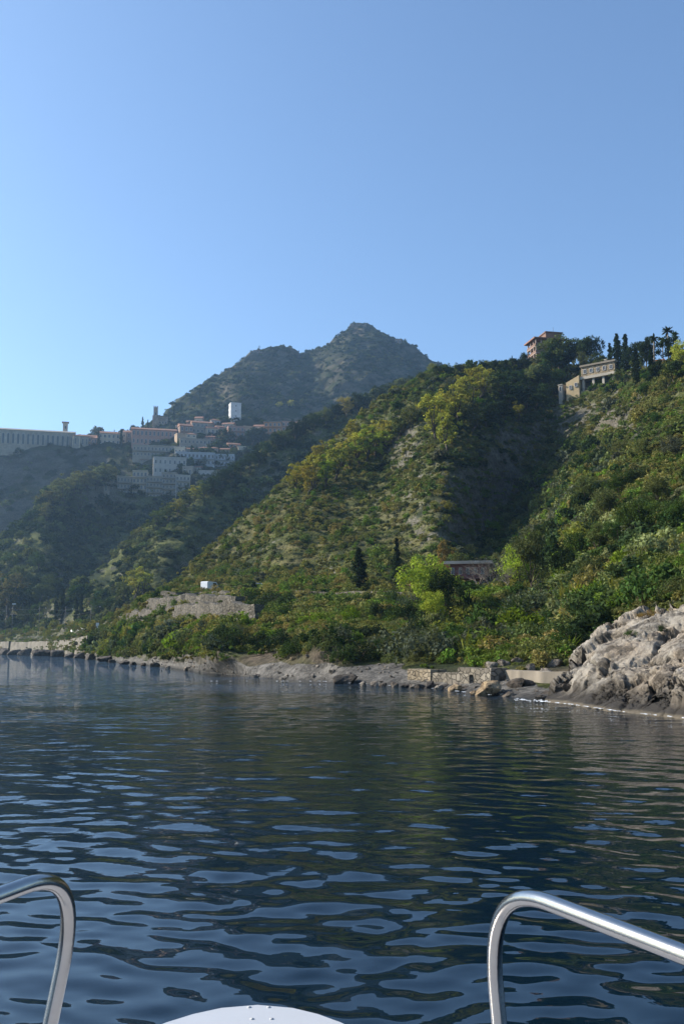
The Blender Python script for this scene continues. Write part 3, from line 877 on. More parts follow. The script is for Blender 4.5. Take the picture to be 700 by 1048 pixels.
grove(NEAR, [(T, 'yellow', 446, 452, 56, 1.2), (T, 'gold', 452, 438, 44, 1.2), (T, 'yellow', 458, 462, 50, 1.1), (T, 'olive', 440, 430, 36, 1.3), (T, 'gold', 469, 432, 46, 1.2), (T, 'yellow', 477, 420, 42, 1.3), (T, 'gold', 487, 412, 44, 1.3), (T, 'olive', 482, 442, 36, 1.3), (T, 'yellow', 494, 404, 34, 1.3),
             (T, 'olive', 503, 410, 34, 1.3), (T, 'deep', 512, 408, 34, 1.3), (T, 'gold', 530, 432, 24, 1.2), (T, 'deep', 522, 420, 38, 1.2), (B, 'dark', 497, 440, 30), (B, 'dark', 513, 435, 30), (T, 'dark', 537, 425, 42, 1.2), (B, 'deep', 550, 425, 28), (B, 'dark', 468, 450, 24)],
      "in the wood above the dark gully", "trees of the wood above the gully")
grove(NEAR, [(B, 'dark', 448, 386, 14), (B, 'deep', 459, 386, 15), (B, 'dark', 470, 384, 14), (B, 'deep', 482, 384, 16), (B, 'dark', 494, 382, 15), (B, 'dark', 506, 381, 15), (B, 'deep', 516, 380, 14), ('pine', 'dark', 526, 380, 16, .9), (CY, 'dark', 524, 378, 16), (B, 'dark', 534, 380, 16)],
      "along the skyline left of the red-roofed block", "skyline trees left of the apartment block")
grove(NEAR, [(B, 'olive', 573, 385, 46, 1.2), (B, 'deep', 563, 386, 36, .9), (B, 'dark', 576, 384, 36, .8), (B, 'dark', 588, 380, 36, .8), (B, 'deep', 598, 377, 38, .9), (B, 'dark', 607, 374, 34, .7), (G_, 'olive', 599, 383, 25, .9), (B, 'pale', 545, 396, 26, 1.1), (B, 'green', 571, 395, 18, 1.1), (B, 'deep', 557, 398, 26), (CY, 'dark', 583, 396, 28), (B, 'dark', 537, 384, 26, .7),
             (B, 'olive', 616, 384, 22), (B, 'dark', 612, 384, 28, .8), (B, 'deep', 530, 398, 22), (T, 'deep', 520, 395, 20), (B, 'dark', 568, 408, 20), (B, 'deep', 555, 412, 22)],
      "between the red-roofed block and the stone villa", "trees around the hilltop buildings")
grove(NEAR, [(CY, 'dark', 632, 384, 48, 1.7), (CY, 'dark', 641, 384, 48, 1.7), (CY, 'dark', 624.5, 385, 38, 1.4), (CY, 'dark', 651, 394, 42, 1.8), (CY, 'dark', 667, 395, 42, 1.7)],
      "in the row right of the stone villa", "cypresses right of the villa")
grove(NEAR, [('pine', 'dark', 657, 380, 38, .8), (B, 'dark', 661, 378, 38, .8), (B, 'dark', 647, 378, 30, .8), (B, 'dark', 685, 378, 40, .7), (B, 'yellow', 697, 384, 40, .7), (B, 'deep', 674, 390, 24), (B, 'deep', 690, 394, 30), (B, 'olive', 652, 384, 22), (B, 'olive', 632, 392, 16), (B, 'green', 660, 408, 18), (B, 'olive', 680, 405, 20), (B, 'pale', 644, 404, 14)],
      "on the hilltop under the palms", "trees under the palms")
grove(NEAR, [('palm', 'dark', 669.5, 378, 40), ('palm', 'dark', 684, 372, 42), ('palm', 'deep', 692.5, 370, 34), ('palm', 'deep', 678.5, 370, 32)], "standing against the sky on the right-hand hilltop", "palms on the hilltop")
# plants rooted in the big rock
plant('bush', 'rust', 664, 631, 9, ROCK, "small rusty brown bush growing on top of the big limestone rock", None, 1.5)
plant('bush', 'green', 646, 650, 8, ROCK, "small green bush in a crevice of the big limestone rock", None, 1.2)
plant('bush', 'deep', 676, 646, 7, ROCK, "tiny dark green bush on the right half of the big limestone rock", None, 1.2)
# single trees around the little red house
plant('cypress', 'dark', 406, 600, 52, NEAR, "lone dark cypress behind the road at the foot of the grassy ridge", None, 1.3)
plant('cypress', 'dark', 367, 602, 44, NEAR, "broad dark conifer behind the road, left of the lone cypress", None, 2.6)
plant('big', 'lime', 436, 628, 62, NEAR, "bright yellow-green tree left of the red house", None, .95)
plant('big', 'lime', 442, 640, 38, NEAR, "small bright yellow-green tree below the big bright one", None, .9)
plant('big', 'dark', 456, 630, 50, NEAR, "dark leafy tree in the shade just left of the red house", None, .8)
plant('tall', 'rust', 454, 600, 52, NEAR, "slender rusty orange tree left of the red house roof", None, .6)
plant('big', 'lime', 531, 606, 52, NEAR, "tall yellow-green tree at the mouth of the dark gully", None, .8)
plant('big', 'olive', 545, 606, 68, NEAR, "tall olive green tree at the mouth of the dark gully", None, .75)
grove(NEAR, [('bare', 'grey', 490, 608, 42, 1.4), ('bare', 'grey', 501, 609, 50, 1.5), ('bare', 'grey', 513, 606, 46, 1.3), ('bare', 'grey', 520, 608, 38, 1.3)], "right of the red house", "leafless trees right of the red house")
grove(NEAR, [(G_, 'green', 655, 552, 44, 1.05), (G_, 'olive', 676, 520, 34), (G_, 'olive', 617, 540, 44, 1), (G_, 'olive', 600, 520, 36, 1.1), (G_, 'green', 634, 515, 36), (G_, 'deep', 650, 505, 30), (G_, 'olive', 612, 568, 36), (G_, 'green', 633, 562, 34), (G_, 'green', 594, 575, 34), (G_, 'deep', 580, 592, 34), (G_, 'olive', 605, 600, 28),
             (G_, 'deep', 557, 530, 26), (G_, 'olive', 540, 525, 22), (G_, 'grey', 690, 472, 30), (G_, 'olive', 660, 470, 24), (G_, 'green', 692, 540, 30), (G_, 'olive', 636, 470, 22), (G_, 'green', 670, 440, 20), (G_, 'deep', 610, 480, 22)],
      "on the sunlit right-hand slope", "bushy trees on the right-hand slope")
grove(NEAR, [(U, 'deep', 463, 612, 18), (U, 'olive', 478, 610, 15), (U, 'olive', 468, 640, 17), (U, 'grey', 486, 642, 20), (U, 'olive', 500, 648, 24, 1), (U, 'deep', 522, 646, 30, .9), (U, 'dark', 541, 640, 24), (U, 'dark', 560, 615, 22), (U, 'deep', 575, 628, 24), (U, 'olive', 545, 668, 20), (U, 'green', 570, 668, 24), (U, 'dark', 588, 664, 26, .9), (U, 'green', 470, 668, 20),
             (U, 'olive', 440, 660, 20), (U, 'grey', 422, 662, 20), (U, 'pale', 445, 642, 16), (U, 'olive', 405, 670, 18), (U, 'deep', 392, 672, 22), (U, 'green', 612, 640, 22), (U, 'bright', 636, 622, 20), (U, 'olive', 660, 612, 20), (U, 'olive', 690, 612, 24), (U, 'green', 500, 668, 18), (U, 'pale', 430, 676, 16), (U, 'olive', 458, 678, 14), (U, 'olive', 524, 676, 14)],
      "on the brushy slope above the shore path", "bushes above the shore path")
grove(NEAR, [(U, 'deep', 262, 628, 20, 1), (U, 'dark', 278, 622, 22), (U, 'green', 296, 632, 20), (U, 'green', 318, 630, 18), (U, 'bright', 330, 640, 16), (U, 'olive', 345, 622, 16), (U, 'bright', 360, 634, 16), (U, 'dark', 392, 632, 22), (U, 'dark', 418, 634, 20), (U, 'deep', 376, 622, 18), (U, 'deep', 402, 622, 20), (U, 'grey', 425, 622, 22), (U, 'dark', 432, 640, 18), (U, 'deep', 250, 616, 16)],
      "on the green bench below the road", "bushes on the bench below the road")
grove(NEAR, [(U, 'olive', 118, 664, 16), (U, 'green', 135, 664, 18), (U, 'olive', 150, 664, 17), (U, 'bright', 165, 662, 15), (U, 'olive', 180, 660, 16), (U, 'olive', 196, 660, 16), (U, 'green', 212, 660, 17), (U, 'deep', 230, 662, 18), (U, 'deep', 248, 664, 20), (U, 'dark', 268, 664, 22), (U, 'dark', 287, 666, 24), (U, 'deep', 307, 668, 22), (U, 'olive', 330, 664, 22), (U, 'deep', 350, 676, 24), (U, 'dark', 368, 676, 24)],
      "along the top of the eroded shore bank", "bushes on top of the shore bank")
grove(MID, [(T, 'gold', 138, 614, 36, 1.4), (T, 'yellow', 146, 612, 34, 1.4), (T, 'olive', 128, 618, 26, 1.4), (CY, 'dark', 58, 636, 34, 1.3), (CY, 'dark', 63.5, 636, 38, 1.3), (CY, 'dark', 78, 636, 32, 1.2), (CY, 'dark', 83, 636, 30, 1.2), (B, 'deep', 40, 640, 26), (B, 'olive', 28, 642, 22), (B, 'green', 100, 632, 20), (B, 'deep', 112, 630, 20)],
      "on the slope behind the railway", "trees behind the railway")
grove(SPUR, [(T, 'autumn', 52, 524, 26, 1.6), (T, 'pale', 58, 520, 28, 1.6), (T, 'pale', 66, 514, 28, 1.6), (T, 'pale', 74, 510, 30, 1.6), (T, 'autumn', 82, 506, 26, 1.6), (T, 'pale', 90, 503, 28, 1.6), (T, 'pale', 98, 500, 26, 1.6), (T, 'pale', 106, 498, 28, 1.6), (T, 'pale', 114, 496, 22, 1.6), (T, 'autumn', 47, 534, 22, 1.6), (T, 'pale', 62, 534, 22, 1.6), (T, 'pale', 78, 524, 22, 1.6), (T, 'autumn', 5, 640, 60, 1.3), (B, 'olive', 20, 600, 24), (B, 'green', 40, 585, 22), (B, 'green', 10, 585, 22), (B, 'olive', 50, 610, 24), (B, 'deep', 22, 628, 28), (B, 'olive', 42, 622, 26)],
      "on the wooded spur below the town", "trees on the spur below the town")
grove(MID, [(T, 'olive', 152, 550, 20, 1.5), (T, 'olive', 162, 542, 22, 1.5), (T, 'olive', 172, 534, 22, 1.5), (T, 'gold', 181, 528, 20, 1.5), (T, 'olive', 190, 520, 22, 1.5), (T, 'gold', 199, 514, 20, 1.5), (T, 'olive', 208, 510, 20, 1.5), (B, 'dark', 218, 506, 20), (B, 'dark', 228, 500, 22), (B, 'dark', 238, 494, 22), (B, 'dark', 247, 488, 22), (B, 'deep', 256, 482, 20), (B, 'dark', 264, 478, 20), (B, 'deep', 273, 470, 20), (B, 'dark', 283, 462, 22), (B, 'olive', 292, 458, 20), (B, 'dark', 302, 452, 24), (B, 'dark', 312, 448, 24), (B, 'deep', 322, 442, 22), (B, 'olive', 334, 436, 22), (B, 'dark', 344, 432, 22), (B, 'gold', 355, 428, 24), (B, 'dark', 366, 424, 24), (B, 'deep', 376, 420, 20), (B, 'dark', 388, 416, 22), (B, 'deep', 400, 410, 20), (B, 'olive', 410, 404, 20), (B, 'dark', 420, 402, 20), (B, 'deep', 432, 398, 20)],
      "along the crest of the second ridge", "trees along the second ridge crest")
grove(TOWN, [(CY, 'dark', 101, 458, 19, 1.3), (CY, 'dark', 124, 457, 20, 1.3), (CY, 'dark', 196, 470, 16, 1.6), (B, 'dark', 232, 456, 20), (B, 'dark', 258, 458, 22, 1.1), (B, 'dark', 266, 456, 22, 1.1), (B, 'deep', 222, 462, 14), (B, 'deep', 160, 473, 9), (B, 'deep', 138, 486, 9), (B, 'deep', 192, 486, 9), (B, 'dark', 150, 466, 7), (B, 'olive', 218, 470, 9), (B, 'dark', 252, 470, 14), (B, 'deep', 240, 482, 12), (B, 'dark', 205, 498, 14), (B, 'dark', 220, 496, 14), (B, 'deep', 286, 458, 14), (B, 'dark', 146, 470, 9), (B, 'deep', 166, 472, 9), (B, 'dark', 181, 474, 11), (B, 'deep', 187, 458, 9), (B, 'dark', 206, 452, 10), (B, 'deep', 213, 462, 9), (B, 'dark', 226, 448, 10), (B, 'olive', 238, 468, 10), (B, 'dark', 190, 492, 11), (B, 'deep', 210, 486, 9), (B, 'dark', 247, 456, 12), (B, 'deep', 274, 456, 13), (B, 'dark', 300, 450, 12), (B, 'deep', 132, 464, 9), (B, 'olive', 112, 464, 8), (B, 'dark', 90, 463, 7), (B, 'dark', 60, 466, 8), (B, 'deep', 74, 465, 7)],
      "among the town houses", "trees among the town houses")
grove(MOUNT, [(CY, 'dark', 146, 440, 15, 1.4), (CY, 'dark', 151.5, 440, 12, 1.4), (B, 'dark', 136, 444, 10), (CY, 'dark', 178, 430, 16, 1.4), (B, 'dark', 140, 444, 9), (CY, 'dark', 186, 420, 9, 1.4), (B, 'dark', 212, 402, 7), (CY, 'dark', 205, 408, 9, 1.4), (B, 'yellow', 286, 418, 8, 1.2), (B, 'yellow', 297, 418, 10, 1.2), (B, 'dark', 302, 408, 10)],
      "on the mountain flank by the castle tower", "trees on the mountain flank")

# ------------------------------------------------------------------ scrub and ground cover (uncountable)
LIB = bpy.data.collections.new("scrub_library")


def scrub_source(seed, n_cl, leaves, size, h, w):
    rng = np.random.default_rng(seed)
    C, Rd = [], []
    for i in range(n_cl):
        a = rng.uniform(0, 6.283); rr = math.sqrt(rng.random()) * w
        z = h * (1 - (rr / w) ** 2 * .7) * rng.uniform(.3, .8)
        C.append((rr * math.cos(a), rr * math.sin(a), z)); Rd.append(h * rng.uniform(.22, .36))
    V, F = leaf_quads(np.array(C), np.array(Rd), leaves, size, rng, .9, .35)
    o = bpy.data.objects.new("scrub_clump", np_mesh("scrub_clump", V, F, [M['scrub']]))
    LIB.objects.link(o)


def tuft_source(seed):
    rng = np.random.default_rng(seed)
    V, F = [], []
    for i in range(26):
        a = rng.uniform(0, 6.283); ln = rng.uniform(.5, 1.0); tilt = rng.uniform(.1, .8); r0 = .35 * math.sqrt(rng.random()); b0 = rng.uniform(0, 6.283)
        p = Vector((r0 * math.cos(b0), r0 * math.sin(b0), -.05)); d = Vector((math.cos(a) * tilt, math.sin(a) * tilt, 1)).normalized(); sd = Vector((-math.sin(a), math.cos(a), 0)) * .05
        m_ = p + d * ln * .6; e = m_ + (d + Vector((math.cos(a) * .5, math.sin(a) * .5, -.3))).normalized() * ln * .4
        b = len(V); V += [tuple(p - sd), tuple(p + sd), tuple(m_ + sd * .8), tuple(m_ - sd * .8), tuple(e + sd * .1), tuple(e - sd * .1)]
        F += [(b, b + 1, b + 2, b + 3), (b + 3, b + 2, b + 4, b + 5)]
    o = bpy.data.objects.new("scrub_tuft", np_mesh("scrub_tuft", np.array(V), np.array(F), [M['scrub']]))
    LIB.objects.link(o)


for s_ in (201, 202, 203): scrub_source(s_, 14, 24, .16, 1.0, 1.0)      # 0-2  bushes
for s_ in (211, 212): scrub_source(s_, 24, 44, .09, 1.0, 1.0)           # 3-4  finer bushes for the near slopes
for s_ in (221, 222): tuft_source(s_)                                    # 5-6  grass tufts
scrub_source(231, 7, 40, .13, 1.5, .6); scrub_source(232, 9, 36, .14, .55, 1.3); scrub_source(233, 20, 18, .2, 1.2, .9); scrub_source(234, 5, 60, .12, .9, .8)   # 7-10 upright, creeping, loose, sparse
scrub_source(241, 12, 80, .06, 1.45, .65); scrub_source(242, 16, 60, .06, .6, 1.3); scrub_source(243, 30, 34, .075, 1.15, .95)   # 11-13 fine-leaved for the near slopes


def scrub_nodes():
    ng = bpy.data.node_groups.new("scatter_scrub", 'GeometryNodeTree')
    ng.interface.new_socket("Geometry", in_out='INPUT', socket_type='NodeSocketGeometry')
    ng.interface.new_socket("Geometry", in_out='OUTPUT', socket_type='NodeSocketGeometry')
    gi = ng.nodes.new('NodeGroupInput'); go = ng.nodes.new('NodeGroupOutput')
    ip = ng.nodes.new('GeometryNodeInstanceOnPoints')
    ci = ng.nodes.new('GeometryNodeCollectionInfo'); ci.inputs['Collection'].default_value = LIB
    ci.inputs['Separate Children'].default_value = True; ci.inputs['Reset Children'].default_value = True
    ip.inputs['Pick Instance'].default_value = True

    def named(nm, t):
        n = ng.nodes.new('GeometryNodeInputNamedAttribute'); n.data_type = t; n.inputs['Name'].default_value = nm
        return n.outputs['Attribute']
    L = ng.links.new
    L(gi.outputs[0], ip.inputs['Points']); L(ci.outputs[0], ip.inputs['Instance'])
    L(named('variant', 'INT'), ip.inputs['Instance Index'])
    L(named('turn', 'FLOAT_VECTOR'), ip.inputs['Rotation'])
    L(named('size', 'FLOAT_VECTOR'), ip.inputs['Scale'])
    L(ip.outputs[0], go.inputs[0])
    return ng


NG = scrub_nodes()


def scatter(name, pts, sizes, tints, variants, label=None):
    me = bpy.data.meshes.new(name)
    n = len(pts)
    me.vertices.add(n); me.vertices.foreach_set("co", np.ascontiguousarray(pts, np.float32).ravel())
    rot = np.c_[RNG.normal(0, .12, n), RNG.normal(0, .12, n), RNG.uniform(0, 6.283, n)].astype(np.float32)
    for nm, t, d in (('turn', 'FLOAT_VECTOR', rot), ('size', 'FLOAT_VECTOR', sizes.astype(np.float32)), ('tint', 'FLOAT_VECTOR', tints.astype(np.float32))):
        a = me.attributes.new(nm, t, 'POINT'); a.data.foreach_set('vector', np.ascontiguousarray(d).ravel())
    a = me.attributes.new('variant', 'INT', 'POINT'); a.data.foreach_set('value', variants.astype(np.int32))
    o = obj(name, me); tag(o, kind="stuff")
    if label: tag(o, label)
    md = o.modifiers.new("scatter", 'NODES'); md.node_group = NG
    return o


def sample(L, dens, n, rng, rows=None):
    """n random points of a hillside, dens = relative density per square metre at the grid points"""
    h, w = L.PX.shape
    wgt = (dens * L.A)[:-1, :-1].copy()
    r1 = L.r0 + L.nfront + 2
    wgt[:L.r0] = 0; wgt[r1:] = 0
    p = wgt.ravel() / wgt.sum()
    idx = rng.choice(len(p), n, p=p)
    i, j = idx // (w - 1), idx % (w - 1)
    u, v = rng.random(n), rng.random(n)
    G = L.G
    P = G[i, j] * ((1 - u) * (1 - v))[:, None] + G[i, j + 1] * (u * (1 - v))[:, None] + G[i + 1, j] * ((1 - u) * v)[:, None] + G[i + 1, j + 1] * (u * v)[:, None]
    return P, L.PX[i, j], L.PY[i, j], i, j


def tints_for(P, wl, rng, pal, wts, jitter=.22):
    """colours in drifts: neighbouring plants tend to be of the same species"""
    n = len(P)
    q = fbm(P + 33, wl, 3) * .8 + rng.normal(0, .35, n)
    order = np.argsort(np.argsort(q)) / n
    cw = np.cumsum(wts) / np.sum(wts)
    k = np.searchsorted(cw, order)
    c_ = np.array(pal)[np.clip(k, 0, len(pal) - 1)]
    return c_ * rng.uniform(1 - jitter, 1 + jitter, (n, 1)) * rng.uniform(.93, 1.07, (n, 3))


rng = np.random.default_rng(77)
PAL = [COLS['dark'], COLS['deep'], COLS['grey'], COLS['olive'], COLS['green'], COLS['pale'], COLS['bright'], (.17, .165, .035)]

# near hillside: shrubs
clear = np.zeros(NEAR.PX.shape)
nn = fbm(NEAR.G.reshape(-1, 3) + 77, 14, 4).reshape(NEAR.PX.shape)
lush = blobs(NEAR, [(600, 560, 120, 120, 1), (480, 650, 120, 30, .7), (330, 630, 120, 22, .35), (520, 400, 110, 40, 1.2), (150, 660, 70, 10, 1), (640, 640, 80, 40, .8)])
shady = blobs(NEAR, [(530, 520, 50, 80, .8), (500, 460, 60, 60, .7)])
dens = (.28 + .8 * sstep(-.25, .5, nn) + 1.1 * lush + .5 * shady) * (1 - .88 * rk_near) * (~bmask) * np.where(NEAR.PX < 230, sstep(.4, 1.0, zz), sstep(.8, 2.2, zz)) * np.where((NEAR.PX < 230) & (zz < 6), 1.6, 1)
dens *= 1 - blobs(NEAR, [(195, 632, 78, 14, .98), (52, 665, 62, 16, 1.25), (603, 404, 34, 11, .97), (555, 376, 24, 7, .97), (230, 606, 60, 5, .95), (275, 676, 70, 13, .97), (215, 678, 50, 8, .9), (330, 680, 30, 12, .9), (480, 592, 28, 10, .8), (600, 428, 36, 13, .8), (632, 428, 18, 13, .8)])
dens *= 1 - .5 * blobs(NEAR, [(680, 450, 40, 60, .9)]) - .25 * blobs(NEAR, [(310, 540, 130, 60, 1), (430, 545, 30, 50, .9), (650, 570, 70, 60, 1)])
dens = np.maximum(dens, 0)
P, px, py, ii, jj = sample(NEAR, dens, 24000, rng)
n = len(P)
ln_ = lush[ii, jj]
s0 = np.exp(rng.normal(-.08, .42, n)) * (1.0 + .35 * np.clip(ln_, 0, 1))
s0 = s0 * (1 - .35 * blobs(NEAR, [(330, 625, 140, 24, 1), (460, 650, 90, 30, .6)])[ii, jj])
s0 = np.clip(s0 * (1 - .48 * blobs(NEAR, [(310, 540, 130, 60, 1), (430, 545, 30, 50, .9)])[ii, jj]), .35, 2.6)
near_ = P[:, 1] < 125
var = np.where(near_, rng.choice([3, 4, 11, 12, 13], n), rng.choice([0, 1, 2, 7, 8, 9, 10], n))
small = rng.random(n) < np.where(lush[ii, jj] > .5, .6, .8)             # most of it is low growth, with single larger shrubs between
s0 = np.where(small, np.clip(s0 * .55, .25, .8), np.clip(s0 * 1.15, .6, 2.4))
tn = np.where(small[:, None], tints_for(P, 18, rng, [(.1, .1, .05), COLS['olive'], COLS['grey'], COLS['pale'], (.14, .14, .055), COLS['bright']], [2, 4, 3, 4, 2, .8]),
              tints_for(P, 18, rng, PAL, [1.6, 3, 3, 3.4, 2.2, 2.4, 1.0, .6]))
dryw = blobs(NEAR, [(300, 545, 130, 60, .8), (430, 540, 30, 50, .6)])[ii, jj][:, None]
tn = tn * (1 - .35 * dryw) + np.array([.15, .14, .055]) * .35 * dryw
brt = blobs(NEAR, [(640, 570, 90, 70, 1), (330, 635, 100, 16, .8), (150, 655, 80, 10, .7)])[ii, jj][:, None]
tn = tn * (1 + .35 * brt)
scatter("scrub", P - np.array([0, 0, .12]), np.c_[s0 * rng.uniform(.8, 1.3, n), s0 * rng.uniform(.8, 1.3, n), s0 * rng.uniform(.75, 1.35, n)], tn, var)
# near hillside: grass and low herbs
dens = (.35 + sstep(-.5, .4, -nn)) * (1 - .75 * rk_near) * (~bmask) * sstep(.9, 1.8, zz) * np.where(NEAR.G[..., 1] < 130, 3.2, 1.0)
P, px, py, ii, jj = sample(NEAR, dens, 34000, rng)
n = len(P); s0 = np.exp(rng.normal(-.25, .35, n)) * np.where(P[:, 1] < 110, .75, 1.15)
tn = tints_for(P, 12, rng, [(.19, .165, .06), (.15, .155, .05), (.105, .135, .035), (.12, .17, .03), (.22, .18, .07)], [2, 2.4, 2.4, 1.6, 1])
scatter("grass", P, np.c_[s0, s0, s0 * rng.uniform(.6, 1.1, n)], tn, rng.integers(5, 7, n))

# the ridges further off and the mountain
for L, nm, cnt, sz, rkm, pal, wts, wl in (
        (MID, "ridge_scrub", 9500, 1.7, rk_mid, [COLS['dark'], COLS['deep'], COLS['olive'], COLS['grey'], COLS['pale']], [1.8, 2.4, 3.4, 2.6, 3], 40),
        (SPUR, "spur_scrub", 6500, 2.7, rk_spur, [COLS['dark'], COLS['deep'], COLS['olive'], COLS['grey'], COLS['pale']], [3.4, 3, 2.4, 2, .8], 50),
        (TOWN, "cliff_scrub", 5500, 2.8, rk_town, [COLS['dark'], COLS['deep'], COLS['grey'], COLS['olive']], [4, 3, 2, 1], 60),
        (MOUNT, "mountain_scrub", 17000, 1.8, rk_mount, [COLS['dark'], COLS['deep'], COLS['grey'], COLS['olive']], [4, 3, 2, 1.3], 90)):
    q = fbm(L.G.reshape(-1, 3) + 7, wl * .8, 4).reshape(L.PX.shape)
    dens = (.25 + sstep(-.3, .5, q)) * (1 - .85 * rkm)
    P, px, py, ii, jj = sample(L, dens, cnt, rng)
    n = len(P); s0 = sz * np.exp(rng.normal(0, .35, n))
    scatter(nm, P - np.array([0, 0, .3]), np.c_[s0 * rng.uniform(.8, 1.2, n), s0 * rng.uniform(.8, 1.2, n), s0 * rng.uniform(.7, 1.4, n)],
            tints_for(P, wl * .5, rng, pal, wts), rng.choice([0, 1, 2, 7, 8, 9], n))
# ------------------------------------------------------------------ buildings
_win = {}


def window_mesh(w, h, arch=False):
    """frame standing proud of the wall round a dark pane set back in it; origin bottom centre, front = -y"""
    k = (round(w, 2), round(h, 2), arch)
    if k in _win: return _win[k]
    t = min(w, h) * .1
    mb = MB()
    if arch:
        n = 8; r_ = w / 2; z0 = h - r_
        pts = [(-r_, 0)] + [(-r_ * math.cos(math.pi * i / n), z0 + r_ * math.sin(math.pi * i / n)) for i in range(n + 1)] + [(r_, 0)]
        mb.add([(x, -.03, z) for x, z in pts], [tuple(range(len(pts)))], 1)
        for (x0, z0_), (x1, z1_) in zip(pts[:-1], pts[1:]):
            q = [(x0, -.16, z0_), (x1, -.16, z1_), (x1 * .84, -.16, max(0, z1_ - t)), (x0 * .84, -.16, max(0, z0_ - t))]
            mb.add(q + [(x, -.01, z) for x, _, z in q], [(0, 1, 2, 3), (0, 4, 5, 1), (3, 2, 6, 7)], 0)
    else:
        mb.box(-w / 2 + t, w / 2 - t, -.03, -.01, t, h - t, 1)
        mb.box(-w / 2, -w / 2 + t, -.14, -.01, 0, h, 0); mb.box(w / 2 - t, w / 2, -.14, -.01, 0, h, 0)
        mb.box(-w / 2 + t, w / 2 - t, -.14, -.01, h - t, h, 0); mb.box(-w / 2 + t, w / 2 - t, -.2, -.01, 0, t, 0)
        mb.box(-t * .35, t * .35, -.1, -.03, t, h - t, 0)
    _win[k] = mb.mesh("window", [M['frame'], M['glass']])
    return _win[k]


def window(parent, x, z, w, h, y=0.0, arch=False, side=None):
    o = obj("window", window_mesh(w, h, arch), parent)
    o.location = (x, y, z)
    if side == 'left': o.rotation_euler = (0, 0, R(-90))
    if side == 'right': o.rotation_euler = (0, 0, R(90))
    return o


def face_cam(p): return -math.atan2(p.x, p.y)


def house(name, label, cat, px, py, wpx, hpx, layer, wall, roof='flat', rows=2, cols=4, deep=10.0, yaw=0.0, group=None, win=(.5, .55), arch=False, balcony=False, roofmat=None, side=0, dy=0.0, sink=5.0, chimney=False, shutters=None):
    p = layer.hit(px, py)
    p = Vector((p.x * (1 + dy / p.y), p.y + dy, p.z))
    k = p.y / FPX
    w, h = wpx * k, hpx * k
    r = root(name, p, label, cat, group, face_cam(p) + R(yaw))
    rm = roofmat or M['tile']
    rh = 0
    if roof in ('gable', 'hip'): rh = min(h * .24, 2.6)
    hw = h - rh
    MB().box(-w / 2, w / 2, 0, deep, -sink, hw).build("wall", wall, r)
    e = .45
    if roof == 'gable':
        mb = MB(); mb.prism([(-e, hw - .05), (deep / 2, hw + rh), (deep + e, hw - .05), (deep + e, hw - .3), (-e, hw - .3)], -w / 2 - e, w / 2 + e)
        ro = mb.build("roof", rm, r)
    elif roof == 'hip':
        a = min(w, deep) * .45
        v = [(-w / 2 - e, -e, hw), (w / 2 + e, -e, hw), (w / 2 + e, deep + e, hw), (-w / 2 - e, deep + e, hw), (-w / 2 + a, deep / 2, hw + rh), (w / 2 - a, deep / 2, hw + rh)]
        mb = MB().add(v, [(0, 1, 5, 4), (1, 2, 5), (2, 3, 4, 5), (3, 0, 4)]); mb.box(-w / 2 - e, w / 2 + e, -e, deep + e, hw - .25, hw - .003)
        ro = mb.build("roof", rm, r)
    elif roof == 'flat':
        mb = MB(); mb.box(-w / 2 - .2, w / 2 + .2, -.2, .15, hw - .25, hw + .7); mb.box(-w / 2 - .2, w / 2 + .2, deep - .15, deep + .2, hw - .25, hw + .7)
        mb.box(-w / 2 - .2, -w / 2 + .15, .15, deep - .15, hw - .25, hw + .7); mb.box(w / 2 - .15, w / 2 + .2, .15, deep - .15, hw - .25, hw + .7)
        ro = mb.build("parapet", wall, r)
    else:                                             # flat slab that projects
        ro = MB().box(-w / 2 - .9, w / 2 + .9, -.9, deep + .9, hw, hw + .45).build("roof", rm, r)
    if chimney:
        c_ = MB(); c_.box(w * .2, w * .2 + .8, deep * .4, deep * .4 + .8, hw, hw + rh + 1.3); c_.box(w * .2 - .1, w * .2 + .9, deep * .4 - .1, deep * .4 + .9, hw + rh + 1.303, hw + rh + 1.5); c_.build("chimney", wall, ro)
    fh = hw / max(rows, 1); cw = w / max(cols, 1)
    for i in range(rows):
        for j in range(cols):
            window(r, -w / 2 + cw * (j + .5), fh * i + fh * (1 - win[1]) * .5, cw * win[0], fh * win[1], 0, arch)
    for i in range(rows if side else 0):
        for j in range(side):
            window(r, -w / 2, fh * i + fh * .25, 1.2, fh * .5, deep * (j + .5) / side, False, 'left')
    if balcony:
        for i in range(1, rows):
            b = MB().box(-w / 2 + .3, w / 2 - .3, -1.4, -.003, fh * i - .2, fh * i).build("balcony", wall, r)
            q = MB(); q.box(-w / 2 + .3, w / 2 - .3, -1.4, -1.33, fh * i + .9, fh * i + .98)
            for j in range(int(w / .8) + 1): q.box(-w / 2 + .32 + j * .8, -w / 2 + .37 + j * .8, -1.39, -1.34, fh * i, fh * i + .9)
            q.build("railing", M['dmetal'], b)
    return r, w, h


PK = plaster("pink_plaster", (.38, .22, .17)); OC = plaster("ochre_plaster", (.45, .32, .18)); WH = plaster("white_plaster", (.42, .39, .355)); GR = plaster("grey_plaster", (.3, .26, .21)); BE = plaster("beige_plaster", (.46, .38, .29))
OR = plaster("orange_plaster", (.46, .23, .12)); RD = plaster("red_plaster", (.4, .13, .09)); BL = plaster("pale_blue_plaster", (.36, .38, .41)); BR = plaster("brown_stone", (.25, .17, .12)); DR = plaster("dark_red_plaster", (.19, .085, .078))
ST = masonry("pale_stone", (.36, .31, .25), (.46, .4, .33), (.2, .18, .15), .8)
TH = "houses of the hill town"

